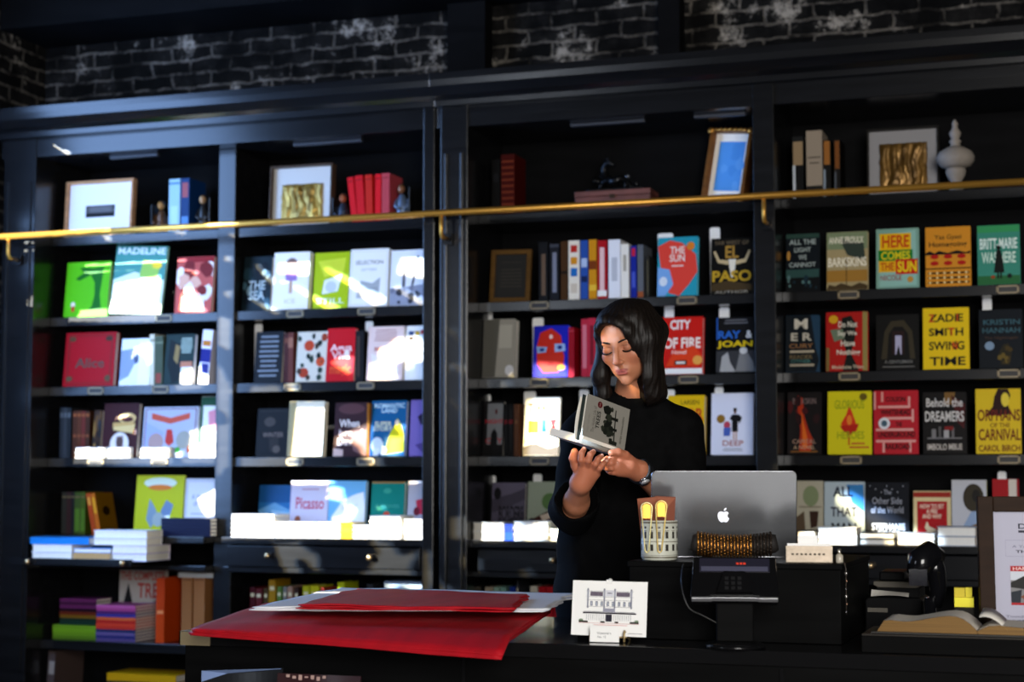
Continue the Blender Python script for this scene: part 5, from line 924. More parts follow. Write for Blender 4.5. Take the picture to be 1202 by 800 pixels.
mb = MB(); mb.box(-11*S_, 11*S_, 0, .05, 0, zn*.6, mat((.004, .004, .004), .5, 0, .1)); mb.build('base', o, .002)
mb = MB(); mb.box(-11.5*S_, 11.5*S_, -.002, .052, zn*.6+.0003, zn, mat('#1c1a16', .5, 0, .1)); mb.build('tray', o, .002)
mb = MB(); s2 = 22*S_; mb.box(-s2/2, s2/2, .004, .04, 0, s2*.5, mat('#e8dc10', .55)); pn = mb.build('sticky_notes'); pn.location = (c[0], YC0+.30, ZC_+zn+.0012); pn.rotation_euler = (0, 0, cam_rz(c))
M3 = MB(); M3.box(-s2*.5, s2*.05, .012, .04, s2*.5+.0003, s2*1.0, mat('#c8b40e', .6)); M3.box(s2*.08, s2*.42, .016, .04, s2*.5+.0003, s2*1.02, mat('#d8c818', .6)); q = M3.build('loose_notes', pn)
q['label'] = 'upright curled yellow notes'; tag(pn, 'bright yellow pad of sticky notes glowing beside the dark framed notice', 'sticky notes')
# ---- open guest book
YG = YC0+.045; zg = onY(1100, 745, YG)[2]; gx0 = onY(1030, 743, YG)[0]; gx1 = onY(1290, 743, YG)[0]; gxm = onY(1147, 743, YG)[0]
mb = MB(); mb.box(gx0-.03, gx1+.03, YG-.012, YG+.175, ZC_+.0006, zg-.004, BLK); mb.box(gx0-.03, gx1+.03, YG-.012, YG+.175, zg-.0039, zg-.0006, mat('#2a2622', .4, 0, .3)); tag(mb.build('book_tray', None, .001), 'low black tray under the open guest book', 'tray')
o = empty('guest_book', (gxm, YG, zg), 'thick open guest book with gilded page edges lying on the counter', 'book')
mb = MB(); cv = mat('#17130f', .5); mb.box(gx0-gxm-.012, gx1-gxm, -.006, .155, 0, .004, cv); mb.build('cover', o, .001)
def pageblock(x0, x1, hts, name):
    n = len(hts)-1; vs = []; top = []
    for k, hgt in enumerate(hts):
        x = x0+(x1-x0)*k/n; top.append((x, hgt))
    poly = top+[(x1, .0042), (x0, .0042)]
    gilt = mat('#6f5228', .5, .3, .3, 'gilded_page_edge', grain=((3, 3, 600), .35)); pw = mat('#d2cbc0', .8, 0, .1)
    nn = len(poly); vs = [(x, 0, z) for x, z in poly]+[(x, .15, z) for x, z in poly]
    mb = MB(); mb.add(vs, [list(range(nn)), [nn+i for i in range(nn)][::-1]]+[(i, nn+i, nn+i+1, i+1) for i in range(n, nn-1)], gilt)
    tv = [(x, -.001, z+.0006) for x, z in top]+[(x, .151, z+.0006) for x, z in top]; m_ = len(top)
    mb.add(tv, [(i, i+1, m_+i+1, m_+i) for i in range(m_-1)], pw, True); return mb.build(name, o, -1)
L = gxm-gx0
hl = [v*.9 for v in (.006, .028, .030, .0285, .0275, .028, .030, .033, .036, .039, .041, .042, .041, .036, .026, .012)]
pageblock(-L, 0, hl, 'pages_of_the_first_half'); R_ = gx1-gxm
pageblock(.001, R_, [.010, .020, .022, .020, .0185, .018, .0175, .017, .017, .016, .015, .012], 'pages_of_the_second_half')
mb = MB(); vs = []; 
for k in range(9):
    t = k/8; x = .004+.055*t; z = .030*math.sin(math.pi*(t*.62+.38))*.9+.012; vs += [(x, .0, z), (x, .15, z+.008*(1-t))]
mb.add(vs, [(2*k, 2*k+2, 2*k+3, 2*k+1) for k in range(8)], mat('#d8d2c8', .7), True); lp = mb.build('lifted_page', o, -1); lp.modifiers.new('t', 'SOLIDIFY').thickness = .0005
# ---- dark framed notice
YN = YC0+.25; c = onZ(1149, 726, ZC_)
a = onY(1150, 650, YN)[0]; hN = onY(1155, 582, YN)[2]-ZC_-.0005; wN = .235
o = empty('framed_notice', (a, YN, ZC_+.0005), 'dark brown framed event notice standing on the counter behind the guest book', 'sign', rz=.22); o.rotation_euler = (-.05, 0, .22)
fm = mat('#281a11', .6, 0, .1, 'dark_walnut', grain=((6, 6, 40), .25)); bd_ = .032; mb = MB()
for (x0, x1, z0, z1) in ((0, bd_, 0, hN), (wN-bd_, wN, 0, hN), (bd_, wN-bd_, 0, bd_), (bd_, wN-bd_, hN-bd_, hN)): mb.box(x0, x1, 0, .022, z0, z1, fm)
mb.build('frame', o, .002)
mb = MB(); mb.box(bd_*.9, wN-bd_*.9, .010, .016, bd_*.9, hN-bd_*.9, mat('#a3a2b4', .6)); iw, ih = wN-2*bd_, hN-2*bd_
A = [T('DESIGN',.30,.10,.78,.145,'#3a3a4a',.02),R(.30,.158,.75,.178,'#3a3a4a'),R(.14,.24,.86,.243,'#9a9aac'),R(.14,.377,.86,.38,'#9a9aac'),R(.14,.24,.143,.38,'#9a9aac'),R(.857,.24,.86,.38,'#9a9aac'),T('A TALK BY',.22,.285,.62,.305,'#7a7a8c',0),T('THOMAS',.26,.325,.66,.35,'#3a3a4a',.02),
     R(.19,.46,.81,.79,'#b01c2c'),R(.19,.505,.81,.77,'#8a8a8c'),R(.19,.505,.40,.58,'#c8ccd4'),P([(.19,.6),(.42,.52),(.6,.52),(.81,.62),(.81,.66),(.4,.66),(.19,.64)],'#121214'),P([(.3,.72),(.5,.64),(.81,.66),(.81,.77),(.4,.77)],'#8a5236'),P([(.19,.68),(.32,.66),(.3,.77),(.19,.77)],'#1c2a3a'),P([(.4,.76),(.6,.68),(.62,.69),(.44,.77)],'#1a1416'),
     T('HAND MADE',.22,.468,.7,.495,'#e8d0cc',.01),T('Tuesday, 6pm',.12,.875,.6,.9,'#7a7a8c',0),T('DECEMBER',.11,.915,.62,.94,'#3a3a4a',.02)]
put_art(mb, A, iw, ih, lambda x, z, e: (bd_+iw*x, .0098-e, bd_+ih*(1-z)), eps=.00006); mb.build('notice', o)
mb = MB(); mb.box(.004, wN-.004, .0162, .0222, .004, hN-.004, mat('#17120e', .8)); mb.build('backing', o)
mb = MB(); mb.prism([(wN*.42, 0), (wN*.58, 0), (wN*.55, hN*.6), (wN*.45, hN*.6)], .024, .028, mat('#17120e', .8), Matrix.Translation((0, .0, 0)) @ Matrix.Rotation(-.0, 4, 'X')); mb.build('strut', o)
# ---- magazine rack in front of the counter
c = onY(320, 797, YC0-.16); zr = .74
o = empty('magazine_rack', (c[0], YC0-.30, 0), 'black slanting magazine rack standing before the counter', 'rack')
mb = MB(); mb.prism([(-.26, 0), (-.23, 0), (-.23, zr), (-.26, zr)], 0, .26, BLK); mb.build('side', o, .002)
mb = MB(); mb.prism([(.23, 0), (.26, 0), (.26, zr), (.23, zr)], 0, .26, BLK); mb.build('side', o, .002)
for z in (.12, .40, zr-.06): mb = MB(); mb.box(-.2299, .2299, .01, .25, z, z+.015, BLK); mb.build('shelf', o, .001)
def magazine(px0, px1, yy, ztop_px, col, art, label, rz, lean):
    a = onY(px0, 795, yy)[0]; b = onY(px1, 795, yy)[0]; w = b-a; z0 = zr-.0445; h = onY((px0+px1)/2, ztop_px, yy)[2]-z0
    mb = MB(); n = 14; vs = []; fs = []
    for s_ in (0, 1):
        for k in range(n+1):
            t = k/n; x = -w/2+w*t; y = .012*math.sin(math.pi*t)+(.004 if s_ else 0); vs += [(x, y, 0), (x, y, h)]
    N = 2*(n+1)
    for k in range(n): fs += [(2*k, 2*k+2, 2*k+3, 2*k+1), (N+2*k+1, N+2*k+3, N+2*k+2, N+2*k), (2*k+1, 2*k+3, N+2*k+3, N+2*k+1), (2*k, N+2*k, N+2*k+2, 2*k+2)]
    fs += [(0, 1, N+1, N), (2*n, N+2*n, N+2*n+1, 2*n+1)]
    mb.add(vs, fs, mat(col, .3)); put_art(mb, art, w, h, lambda x, z, e: (-w/2+w*x, .012*math.sin(math.pi*min(1, max(0, x)))-e-.0012, h*(1-z)))
    o = mb.build('magazine'); o.location = ((a+b)/2, yy, z0+.002+abs(math.sin(lean))*w/2); o.rotation_euler = (-.12, lean, rz); return tag(o, label, 'magazine', 'magazines in the rack before the counter')
magazine(236, 332, YC0-.19, 790, '#101114', [P([(0,.0),(.98,.0),(.98,.012),(.5,.03),(.3,.06),(0,.2)],'#8a9cc0'),R(.1,.3,.9,.9,'#20242c')], 'dark magazine with a pale blue band along its top', 0, -.06)
magazine(322, 420, YC0-.23, 793, '#2a0d12', [*[R(.1+.07*k,.015+.02*(k%2),.14+.07*k,.06+.02*(k%3),'#b8a098') for k in range(7)],P([(.4,.3),(.9,.2),(.8,.9),(.2,.9)],'#4a1a1e')], 'dark red magazine with pale script at its top', 0, 0)
# ================================================================ THE WOMAN
DW = 4.52                                    # distance along the view axis
pc = onD(733, 700, DW); PX, PY_ = pc[0], pc[1]; TH = math.atan2(CAM[0]-PX, PX*0+PY_-CAM[1])
ca, sa = math.cos(TH), math.sin(TH)
def loc(px, py, dep):                        # pixel + distance -> the woman's own axes (x image right, -y to camera, z up)
    p = onD(px, py, dep); dx, dy = p[0]-PX, p[1]-PY_
    return np.array([ca*dx+sa*dy, -sa*dx+ca*dy, p[2]])
def smin(a, b, k):
    h = np.clip(.5+.5*(b-a)/k, 0, 1); return b*(1-h)+a*h-k*h*(1-h)
class Field:
    def __init__(s, xs, ys, zs):
        s.x, s.y, s.z = [np.asarray(v, np.float32) for v in (xs, ys, zs)]; s.d = np.full((len(xs), len(ys), len(zs)), .06, np.float32)
    def _sub(s, lo, hi):
        i = [slice(max(0, int(np.searchsorted(a, l))-1), int(np.searchsorted(a, h))+1) for a, l, h in zip((s.x, s.y, s.z), lo, hi)]
        X, Y, Z = np.meshgrid(s.x[i[0]], s.y[i[1]], s.z[i[2]], indexing='ij'); return tuple(i), X, Y, Z
    def put(s, lo, hi, fn, k, op):
        i, X, Y, Z = s._sub(lo, hi)
        if X.size == 0: return
        d = fn(X, Y, Z).astype(np.float32); o = s.d[i]
        s.d[i] = smin(o, d, k) if op == '+' else -smin(-o, d, k)
    def cone(s, a, b, r0, r1, k=.006, op='+', sq=None):
        a = np.array(a, float); b = np.array(b, float); R_ = max(r0, r1)+.06; ab = b-a; L2 = max(ab @ ab, 1e-9)
        def fn(X, Y, Z):
            x, y, z = X-a[0], Y-a[1], Z-a[2]; t = np.clip((x*ab[0]+y*ab[1]+z*ab[2])/L2, 0, 1)
            return np.sqrt((x-t*ab[0])**2+(y-t*ab[1])**2+(z-t*ab[2])**2)-(r0+(r1-r0)*t)
        s.put(np.minimum(a, b)-R_, np.maximum(a, b)+R_, fn, k, op)
    def ell(s, c, r, k=.006, op='+', rot=None):
        c = np.array(c, float); r = np.array(r, float); R_ = r.max()+.06; m = np.eye(3) if rot is None else np.array(rot).T
        def fn(X, Y, Z):
            x, y, z = X-c[0], Y-c[1], Z-c[2]
            u = m[0, 0]*x+m[0, 1]*y+m[0, 2]*z; v = m[1, 0]*x+m[1, 1]*y+m[1, 2]*z; w = m[2, 0]*x+m[2, 1]*y+m[2, 2]*z
            k0 = np.sqrt((u/r[0])**2+(v/r[1])**2+(w/r[2])**2); k1 = np.sqrt((u/r[0]**2)**2+(v/r[1]**2)**2+(w/r[2]**2)**2)
            return k0*(k0-1)/np.maximum(k1, 1e-6)
        s.put(c-R_, c+R_, fn, k, op)
    def mesh(s):
        """surface nets"""
        d = s.d; nx, ny, nz = d.shape; ins = d < 0
        cnt = np.zeros((nx-1, ny-1, nz-1), np.int8)
        for i in (0, 1):
            for j in (0, 1):
                for k in (0, 1): cnt += ins[i:nx-1+i, j:ny-1+j, k:nz-1+k]
        cells = np.argwhere((cnt > 0) & (cnt < 8)); idx = np.full(cnt.shape, -1, np.int32); idx[tuple(cells.T)] = np.arange(len(cells))
        acc = np.zeros((len(cells), 3)); n = np.zeros(len(cells)); ax = (s.x, s.y, s.z)
        C8 = [(i, j, k) for i in (0, 1) for j in (0, 1) for k in (0, 1)]
        for p in C8:
            for q in C8:
                if sum(abs(a-b) for a, b in zip(p, q)) == 1 and p < q:
                    ip, iq = cells+np.array(p), cells+np.array(q); dp = d[tuple(ip.T)]; dq = d[tuple(iq.T)]; m = (dp < 0) != (dq < 0)
                    t = np.where(m, dp/np.where(m, dp-dq, 1), 0)
                    P0 = np.stack([ax[c][ip[:, c]] for c in range(3)], 1); P1 = np.stack([ax[c][iq[:, c]] for c in range(3)], 1)
                    acc += np.where(m[:, None], P0+(P1-P0)*t[:, None], 0); n += m
        V = acc/n[:, None]; F = []
        for a in range(3):
            b, c = (a+1) % 3, (a+2) % 3; sl0 = [slice(None)]*3; sl1 = [slice(None)]*3; sl0[a] = slice(0, -1); sl1[a] = slice(1, None)
            ch = ins[tuple(sl0)] != ins[tuple(sl1)]; e = np.argwhere(ch); e = e[(e[:, b] > 0) & (e[:, c] > 0) & (e[:, b] < d.shape[b]-1) & (e[:, c] < d.shape[c]-1)]
            q = []
            for db, dc in ((-1, -1), (0, -1), (0, 0), (-1, 0)):
                g = e.copy(); g[:, b] += db; g[:, c] += dc; q.append(idx[tuple(g.T)])
            q = np.stack(q, 1); flip = ~ins[tuple(e.T)]; q[flip] = q[flip][:, ::-1]; F.append(q)
        return V, np.concatenate(F)
def field_obj(name, V, F, mt, parent, cols=None):
    me = bpy.data.meshes.new(name); me.vertices.add(len(V)); me.vertices.foreach_set('co', V.astype(np.float32).ravel())
    me.loops.add(F.size); me.loops.foreach_set('vertex_index', F.astype(np.int32).ravel()); me.polygons.add(len(F))
    me.polygons.foreach_set('loop_start', np.arange(0, F.size, 4, dtype=np.int32)); me.update(calc_edges=True); me.validate()
    me.polygons.foreach_set('use_smooth', np.ones(len(me.polygons), bool)); me.materials.append(mt)
    if cols is not None:
        at = me.color_attributes.new('skin_tone', 'FLOAT_COLOR', 'POINT'); at.data.foreach_set('color', np.concatenate([cols, np.ones((len(cols), 1))], 1).astype(np.float32).ravel())
    o = bpy.data.objects.new(name, me); COL.objects.link(o)
    if parent: o.parent = parent
    return o
step = lambda a, b, s: np.arange(a, b, s)
woman = empty('person', (PX, PY_, 0), 'person with dark shoulder-length hair in a loose black dress, looking down into an open book', 'person', rz=TH)
# ---- head frame: yaw to image left, chin down, slight tilt
HC = loc(736, 400, DW-.03)
def rx(a): c, s = math.cos(a), math.sin(a); return np.array([[1, 0, 0], [0, c, -s], [0, s, c]])
def ry(a): c, s = math.cos(a), math.sin(a); return np.array([[c, 0, s], [0, 1, 0], [-s, 0, c]])
def rzm(a): c, s = math.cos(a), math.sin(a); return np.array([[c, -s, 0], [s, c, 0], [0, 0, 1]])
HR = ry(math.radians(-7)) @ rzm(math.radians(-24)) @ rx(math.radians(18))
HS = .93                                      # head size factor
hd = lambda *p: HC+HR @ (np.array(p)*HS)
sc_ = lambda r: tuple(v*HS for v in r)
# ---- joints
Rsh, Lsh = loc(685, 503, DW+.02), loc(799, 498, DW+.02)
Rel, Lel = loc(674, 600, DW-.15), loc(803, 604, DW-.08)
BD = DW-.34                                   # book depth (spine near end)
Rwr = loc(682, 566, BD+.035); Lwr = loc(751, 553, BD+.10)
xs, ys = step(-.30, .30, .0025), step(-.46, .16, .0025)
zs = np.concatenate([step(-.02, .98, .009), step(.985, 1.72, .0025)])
B = Field(xs, ys, zs)
# legs, hips, torso
for sx in (-1, 1):
    B.cone((sx*.085, .02, .90), (sx*.08, .01, .49), .085, .055, .02); B.cone((sx*.08, .01, .49), (sx*.08, .025, .09), .052, .036, .02)
    B.cone((sx*.08, .03, .045), (sx*.085, -.10, .03), .036, .026, .02)
B.ell((0, .02, .93), (.16, .11, .12), .04); B.ell((0, .015, 1.10), (.125, .085, .16), .05); B.ell((0, .02, 1.30), (.15, .09, .13), .05)
nk = hd(.0, .035, -.075); nb = np.array([.018, .03, 1.385])
for s_ in (Rsh, Lsh): B.cone((s_[0]*.55, .03, s_[2]+.0), s_-np.array([0, 0, .02]), .05, .044, .03)
B.cone(nk, nb, .047, .055, .03)
for sh, el, wr in ((Rsh, Rel, Rwr), (Lsh, Lel, Lwr)):
    B.cone(sh-np.array([0, 0, .02]), el, .043, .036, .02); m_ = el*.65+wr*.35; B.cone(el, m_, .034, .031, .012); B.cone(m_, wr, .031, .0235, .016)
# ---- hands (joint tables in pixels and distance)
def hand(wr, palm, fingers, thumb, pr):
    B.cone(wr, palm[0], .0235, .022, .022)
    for a, b, r in palm[1]: B.cone(a, b, r, r*.96, .012)
    for ch, r in fingers:
        for a, b, r0, r1 in zip(ch[:-1], ch[1:], r[:-1], r[1:]): B.cone(a, b, r0, r1, .0025)
    ch, r = thumb
    for a, b, r0, r1 in zip(ch[:-1], ch[1:], r[:-1], r[1:]): B.cone(a, b, r0, r1, .004)
lp_ = lambda l: [loc(*q) for q in l]
fr = (.0092, .0086, .0078, .0066)
K = BD
RK = lp_([(683.5,548,K+.012),(689.5,549.5,K+.016),(695,552,K+.022),(699.5,555.5,K+.030)])      # right knuckles
Rf = [lp_([(683.5,548,K+.012),(682,539,K-.012),(682.5,532,K-.010),(685.5,527.2,K+.004)]), lp_([(689.5,549.5,K+.016),(690.5,540,K-.012),(692.8,533.5,K-.008),(696.5,530,K+.006)]),
      lp_([(695,552,K+.022),(699,544,K-.004),(702,538.5,K+.002),(706,535,K+.014)]), lp_([(699.5,555.5,K+.030),(704,549,K+.008),(707.5,544.5,K+.012),(711.5,541.2,K+.022)])]
rw = Rwr
hand(rw, (loc(687, 557, K+.026), [(loc(683.5,562,K+.03), RK[0], .0135), (loc(686,562,K+.032), RK[1], .0135), (loc(689,563,K+.036), RK[2], .013), (loc(691,564,K+.040), RK[3], .012)]),
     [(f, [v*s for v in fr]) for f, s in zip(Rf, (1.0, 1.04, 1.0, .88))],
     (lp_([(681,557,K+.03),(675.5,546,K+.022),(672.8,537.5,K+.012),(674.5,529.8,K+.004)]), [.0135, .0115, .0105, .0088]), 1)
LK = lp_([(727,537.5,K+.062),(725,543,K+.056),(724.5,548.3,K+.056),(726,553.3,K+.060)])
Lf = [lp_([(727,537.5,K+.062),(719,537.2,K+.046),(713,538.3,K+.050),(708.6,540.0,K+.064)]), lp_([(725,543,K+.056),(717,543,K+.042),(711.5,543.8,K+.048),(707.6,544.8,K+.062)]),
      lp_([(724.5,548.3,K+.056),(717.5,548.6,K+.046),(712.5,548.9,K+.054),(709.5,548.8,K+.066)]), lp_([(726,553.3,K+.060),(720.5,554,K+.054),(716.5,553.8,K+.062),(714,553,K+.072)])]
hand(Lwr, (loc(738, 547, K+.074), [(loc(743,546,K+.086), LK[0], .0145), (loc(743,548.5,K+.084), LK[1], .0145), (loc(743,551,K+.084), LK[2], .014), (loc(744,554,K+.086), LK[3], .0125)]),
     [(f, [v*s for v in fr]) for f, s in zip(Lf, (1.0, 1.04, 1.0, .88))],
     (lp_([(741,541,K+.078),(734,534.2,K+.060),(725.5,530.6,K+.046),(717.5,531.2,K+.036)]), [.0135, .0112, .0102, .0085]), 1)
# ---- head
def hcone(a, b, r0, r1, k=.006, op='+'): B.cone(hd(*a), hd(*b), r0*HS, r1*HS, k*HS, op)
def hell(c, r, k=.006, op='+'): B.ell(hd(*c), sc_(r), k*HS, op, HR)
def hel2(c, r, k, op): Hf.ell(hd(*c), sc_(r), k, op, HR)
hell((0, .012, .024), (.069, .086, .075), .01); hell((0, -.028, -.022), (.058, .060, .076), .02); hell((0, -.038, -.070), (.038, .043, .034), .022)
hell((0, -.071, -.097), (.014, .013, .013), .02); hell((0, -.040, .036), (.053, .041, .042), .02)
for sx in (-1, 1):
    hell((sx*.040, -.056, -.024), (.019, .021, .017), .02); hell((sx*.024, -.080, .020), (.017, .006, .006), .016)
    hell((sx*.031, -.101, .002), (.0165, .016, .0105), .010, '-')
    hell((sx*.031, -.0745, .001), (.0135, .0135, .0125), .003)                     # lowered eyelid
    hell((sx*.069, .014, -.006), (.006, .017, .028), .005)
    hell((sx*.0098, -.096, -.035), (.0068, .0085, .0066), .005)
hcone((0, -.0835, .016), (0, -.1075, -.030), .0062, .0090, .007); hcone((0, -.100, -.040), (0, -.090, -.050), .005, .006, .006)
hell((0, -.0765, -.064), (.022, .013, .016), .012)                                   # mouth mound
for sx in (-1, 1): hcone((sx*.003, -.0885, -.0602), (sx*.0195, -.0805, -.0632), .0034, .0018, .003)
hcone((-.011, -.0856, -.0690), (.011, -.0856, -.0690), .0044, .0046, .003); B.cone(hd(-.016, -.0918, -.0640), hd(.016, -.0918, -.0640), .0013, .0013, .002, '-')
hell((0, -.089, -.0800), (.013, .005, .005), .006, '-')
V, F = B.mesh()
q = (V-HC) @ HR/HS                                                                       # head coordinates
def band(c, r): return np.clip(1.25-np.sqrt((((q-np.array(c))/np.array(r))**2).sum(1)), 0, .25)/.25
col = np.tile(np.array(lin('#bd7b5a')), (len(V), 1))
def paint(w, c, amt=1.): 
    global col; w = (w*amt)[:, None]; col = col*(1-w)+np.array(lin(c))*w
paint(band((.045, -.07, -.03), (.024, .03, .022)), '#b8684e', .35); paint(band((-.045, -.07, -.03), (.024, .03, .022)), '#b8684e', .35)
paint(band((0, -.11, -.034), (.012, .014, .012)), '#b8684e', .5)
paint(band((0, -.095, -.0605), (.022, .014, .0050)), '#8f3f38', .9); paint(band((0, -.094, -.0695), (.018, .014, .0058)), '#9a463c', .9)
paint(band((0, -.095, -.0645), (.017, .014, .0014)), '#4a201c', .8)
for sx in (-1, 1):
    paint(band((sx*.031, -.088, .002), (.017, .02, .009)), '#a96a50', .55)
    paint(band((sx*.031, -.088, .0095), (.0155, .02, .0014)), '#6a3a2a', .6)
hm = np.minimum(np.linalg.norm(V-loc(690, 545, K), axis=1), np.linalg.norm(V-loc(725, 545, K+.05), axis=1))
paint(np.clip((.10-hm)/.05, 0, 1), '#b96a4e', .6)
SK = bpy.data.materials.new('skin'); SK.use_nodes = True; nt = SK.node_tree; bs = nt.nodes['Principled BSDF']; an = nt.nodes.new('ShaderNodeAttribute'); an.attribute_name = 'skin_tone'
nt.links.new(an.outputs['Color'], bs.inputs['Base Color']); bs.inputs['Roughness'].default_value = .48; bs.inputs['Specular IOR Level'].default_value = .4
bs.inputs['Subsurface Weight'].default_value = .12; bs.inputs['Subsurface Radius'].default_value = (.012, .005, .003); bs.inputs['Subsurface Scale'].default_value = .4
body = field_obj('body', V, F, SK, woman, col)
sm = body.modifiers.new('smooth', 'SMOOTH'); sm.factor = .4; sm.iterations = 2
# brows and lashes
HAIRM = mat((.0075, .0048, .0036), .5, 0, .25, 'dark_brown_hair', grain=((160, 160, 12), .5), bump=.4)
for sx in (-1, 1):
    mb = MB()
    pts = [hd(sx*.0125, -.0900, .0205), hd(sx*.022, -.0895, .0238), hd(sx*.032, -.0858, .0255), hd(sx*.040, -.0782, .0236), hd(sx*.045, -.0725, .0208)]
    mb.tube(pts, [.0016, .0026, .0022, .0016, .0006], HAIRM, 8)
    mb.build('eyebrow', woman)
for sx in (-1, 1):
    mb = MB()
    pts = [hd(sx*(.031-.0155*math.cos(a)), -.0752-.0130*abs(math.sin(a))**.6, -.0035-.0050*math.sin(a)) for a in [math.pi*k/10 for k in range(11)]]
    mb.tube(pts, [.0007]+[.0020]*9+[.0007], HAIRM, 6)
    mb.build('eyelash', woman)
# fingernails
nm = mat('#d8a08a', .25)
for ch in Rf+Lf:
    a, b = ch[-2], ch[-1]; d_ = (b-a)/np.linalg.norm(b-a); toc = np.array([0, -1., .1]); nrm = toc-d_*(toc @ d_); nrm /= np.linalg.norm(nrm); p = b+nrm*.0052-d_*.001
    x_ = np.cross(d_, nrm); M = Matrix(((x_[0], d_[0], nrm[0], p[0]), (x_[1], d_[1], nrm[1], p[1]), (x_[2], d_[2], nrm[2], p[2]), (0, 0, 0, 1)))
    mb = MB(); mb.ball((0, 0, 0), (.0042, .0055, .0016), nm, 10, M); mb.build('fingernail', woman)
# ---- hair: parted cap plus hanging locks
Hf = Field(step(-.14, .17, .003), step(-.28, .14, .003), step(HC[2]-.23, HC[2]+.16, .003))
hel2((0, .020, .026), (.086, .102, .090), .01, '+'); hel2((.004, -.024, .060), (.060, .056, .044), .02, '+'); hel2((.046, -.020, .012), (.030, .048, .060), .02, '+')
def lock(pts, r, k=.018):
    for a, b, r0, r1 in zip(pts[:-1], pts[1:], r[:-1], r[1:]): Hf.cone(a, b, r0, r1, k)
# image-right curtain, falls over the ear to the shoulder
for o_ in ((.0, 0.), (.012, .035), (-.004, .07)):
    top = hd(.046, -.028+o_[1], .064); mid = hd(.070, -.028+o_[1], .005)
    lock([top, mid, loc(759+o_[0]*300, 440, DW-.07+o_[1]), loc(763+o_[0]*420, 460, DW-.06+o_[1]), loc(757+o_[0]*500, 471, DW-.055+o_[1])], [.034, .034, .036, .031, .012])
# image-left curtain, behind the cheek
for o_ in ((0., .02), (.0, .055)):
    lock([hd(-.048, -.0+o_[1], .056), hd(-.070, .0+o_[1], .0), loc(705, 440, DW-.01+o_[1]), loc(708, 464, DW-.0+o_[1]), loc(712, 476, DW+.0+o_[1])], [.032, .026, .023, .021, .010])
# swept fringe either side of the parting
lock([hd(-.020, -.066, .082), hd(.014, -.074, .072), hd(.040, -.070, .044), hd(.054, -.058, .004), hd(.062, -.040, -.05)], [.013, .016, .018, .020, .022], .012)
lock([hd(-.020, -.066, .082), hd(-.044, -.058, .062), hd(-.062, -.030, .034), hd(-.070, -.008, .0)], [.014, .015, .015, .014], .012)
hel2((-.010, -.118, -.026), (.051, .074, .104), .005, '-'); hel2((-.012, -.104, .030), (.048, .062, .049), .006, '-')                # keep the face free
nkc = loc(738, 466, DW-.05); Hf.cone(hd(.004, -.075, -.06), nkc, .050, .050, .006, '-')
X, Y, Z = np.meshgrid(Hf.x, Hf.y, Hf.z, indexing='ij')
ang = np.arctan2(X-HC[0], -(Y-HC[1])); Hf.d += (np.sin(ang*34+np.sin(Z*28)*1.6)*.0007+np.sin(ang*71+Z*22)*.0006).astype(np.float32)
Vh, Fh = Hf.mesh(); hair = field_obj('hair', Vh, Fh, HAIRM, woman); sm = hair.modifiers.new('smooth', 'SMOOTH'); sm.factor = .4; sm.iterations = 2
# ---- dress: loose black top with bell sleeves and a soft high collar
D = Field(step(-.33, .33, .005), step(-.36, .22, .005), step(.30, 1.52, .005))
D.ell((0, .015, 1.29), (.165, .112, .16), .05); D.ell((0, .01, 1.08), (.175, .125, .24), .06); D.cone((0, .02, .98), (0, .02, .40), .150, .158, .06); D.cone((-.05, .02, .9), (.05, .02, .9), .135, .135, .05)
D.cone(loc(702, 484, DW+.02), Rsh-np.array([0, 0, .02]), .042, .052, .04); D.cone(loc(768, 482, DW+.02), Lsh-np.array([0, 0, .02]), .045, .053, .04)
D.cone(Rsh-np.array([0, 0, .02]), Rel+np.array([-.004, .01, .01]), .053, .060, .03); D.cone(Lsh-np.array([0, 0, .02]), Lel, .060, .066, .03)
# bell of the sleeve on the raised forearm side
be = Rel*.62+Rwr*.38
D.cone(Rel+np.array([-.004, .01, -.002]), be, .056, .060, .025)
D.cone(Rel*.52+Rwr*.48, Rwr*1.3-Rel*.3, .054, .060, .004, '-')                       # opening of the sleeve
D.cone(Rel*.72+Rwr*.28, Rel*.5+Rwr*.5, .040, .054, .006, '-')
be2 = Lel*.6+Lwr*.4; D.cone(Lel, be2, .062, .058, .025); D.cone(Lel*.5+Lwr*.5, Lwr*1.3-Lel*.3, .046, .06, .004, '-')
# high collar
c0 = nb*.66+nk*.34; D.cone(nb+np.array([0, .006, -.01]), c0, .078, .061, .03); D.cone(c0+(c0-nb)*.15, c0+(c0-nb)*1.8, .0535, .06, .004, '-'); D.cone(c0-(c0-nb)*.35, c0+(c0-nb)*.2, .050, .054, .004, '-')
X, Y, Z = np.meshgrid(D.x, D.y, D.z, indexing='ij')
fold = np.sin(X*52+np.sin(Z*7)*1.5+Y*18)*.0034*np.clip((1.36-Z)/.3, 0, 1)+np.sin(Z*58+X*34+np.sin(X*20)*2)*.0022*np.clip((np.abs(X)-.12)/.06, 0, 1)
D.d += fold.astype(np.float32)
Vd, Fd = D.mesh()
CL = mat((.0026, .0026, .0028), .85, 0, .06, 'black_jersey', grain=((40, 40, 40), .3)); CL.node_tree.nodes['Principled BSDF'].inputs['Sheen Weight'].default_value = .0
dress = field_obj('dress', Vd, Fd, CL, woman); sm = dress.modifiers.new('smooth', 'SMOOTH'); sm.factor = .5; sm.iterations = 3
dress['label'] = 'loose black dress with wide sleeves and a soft high collar'
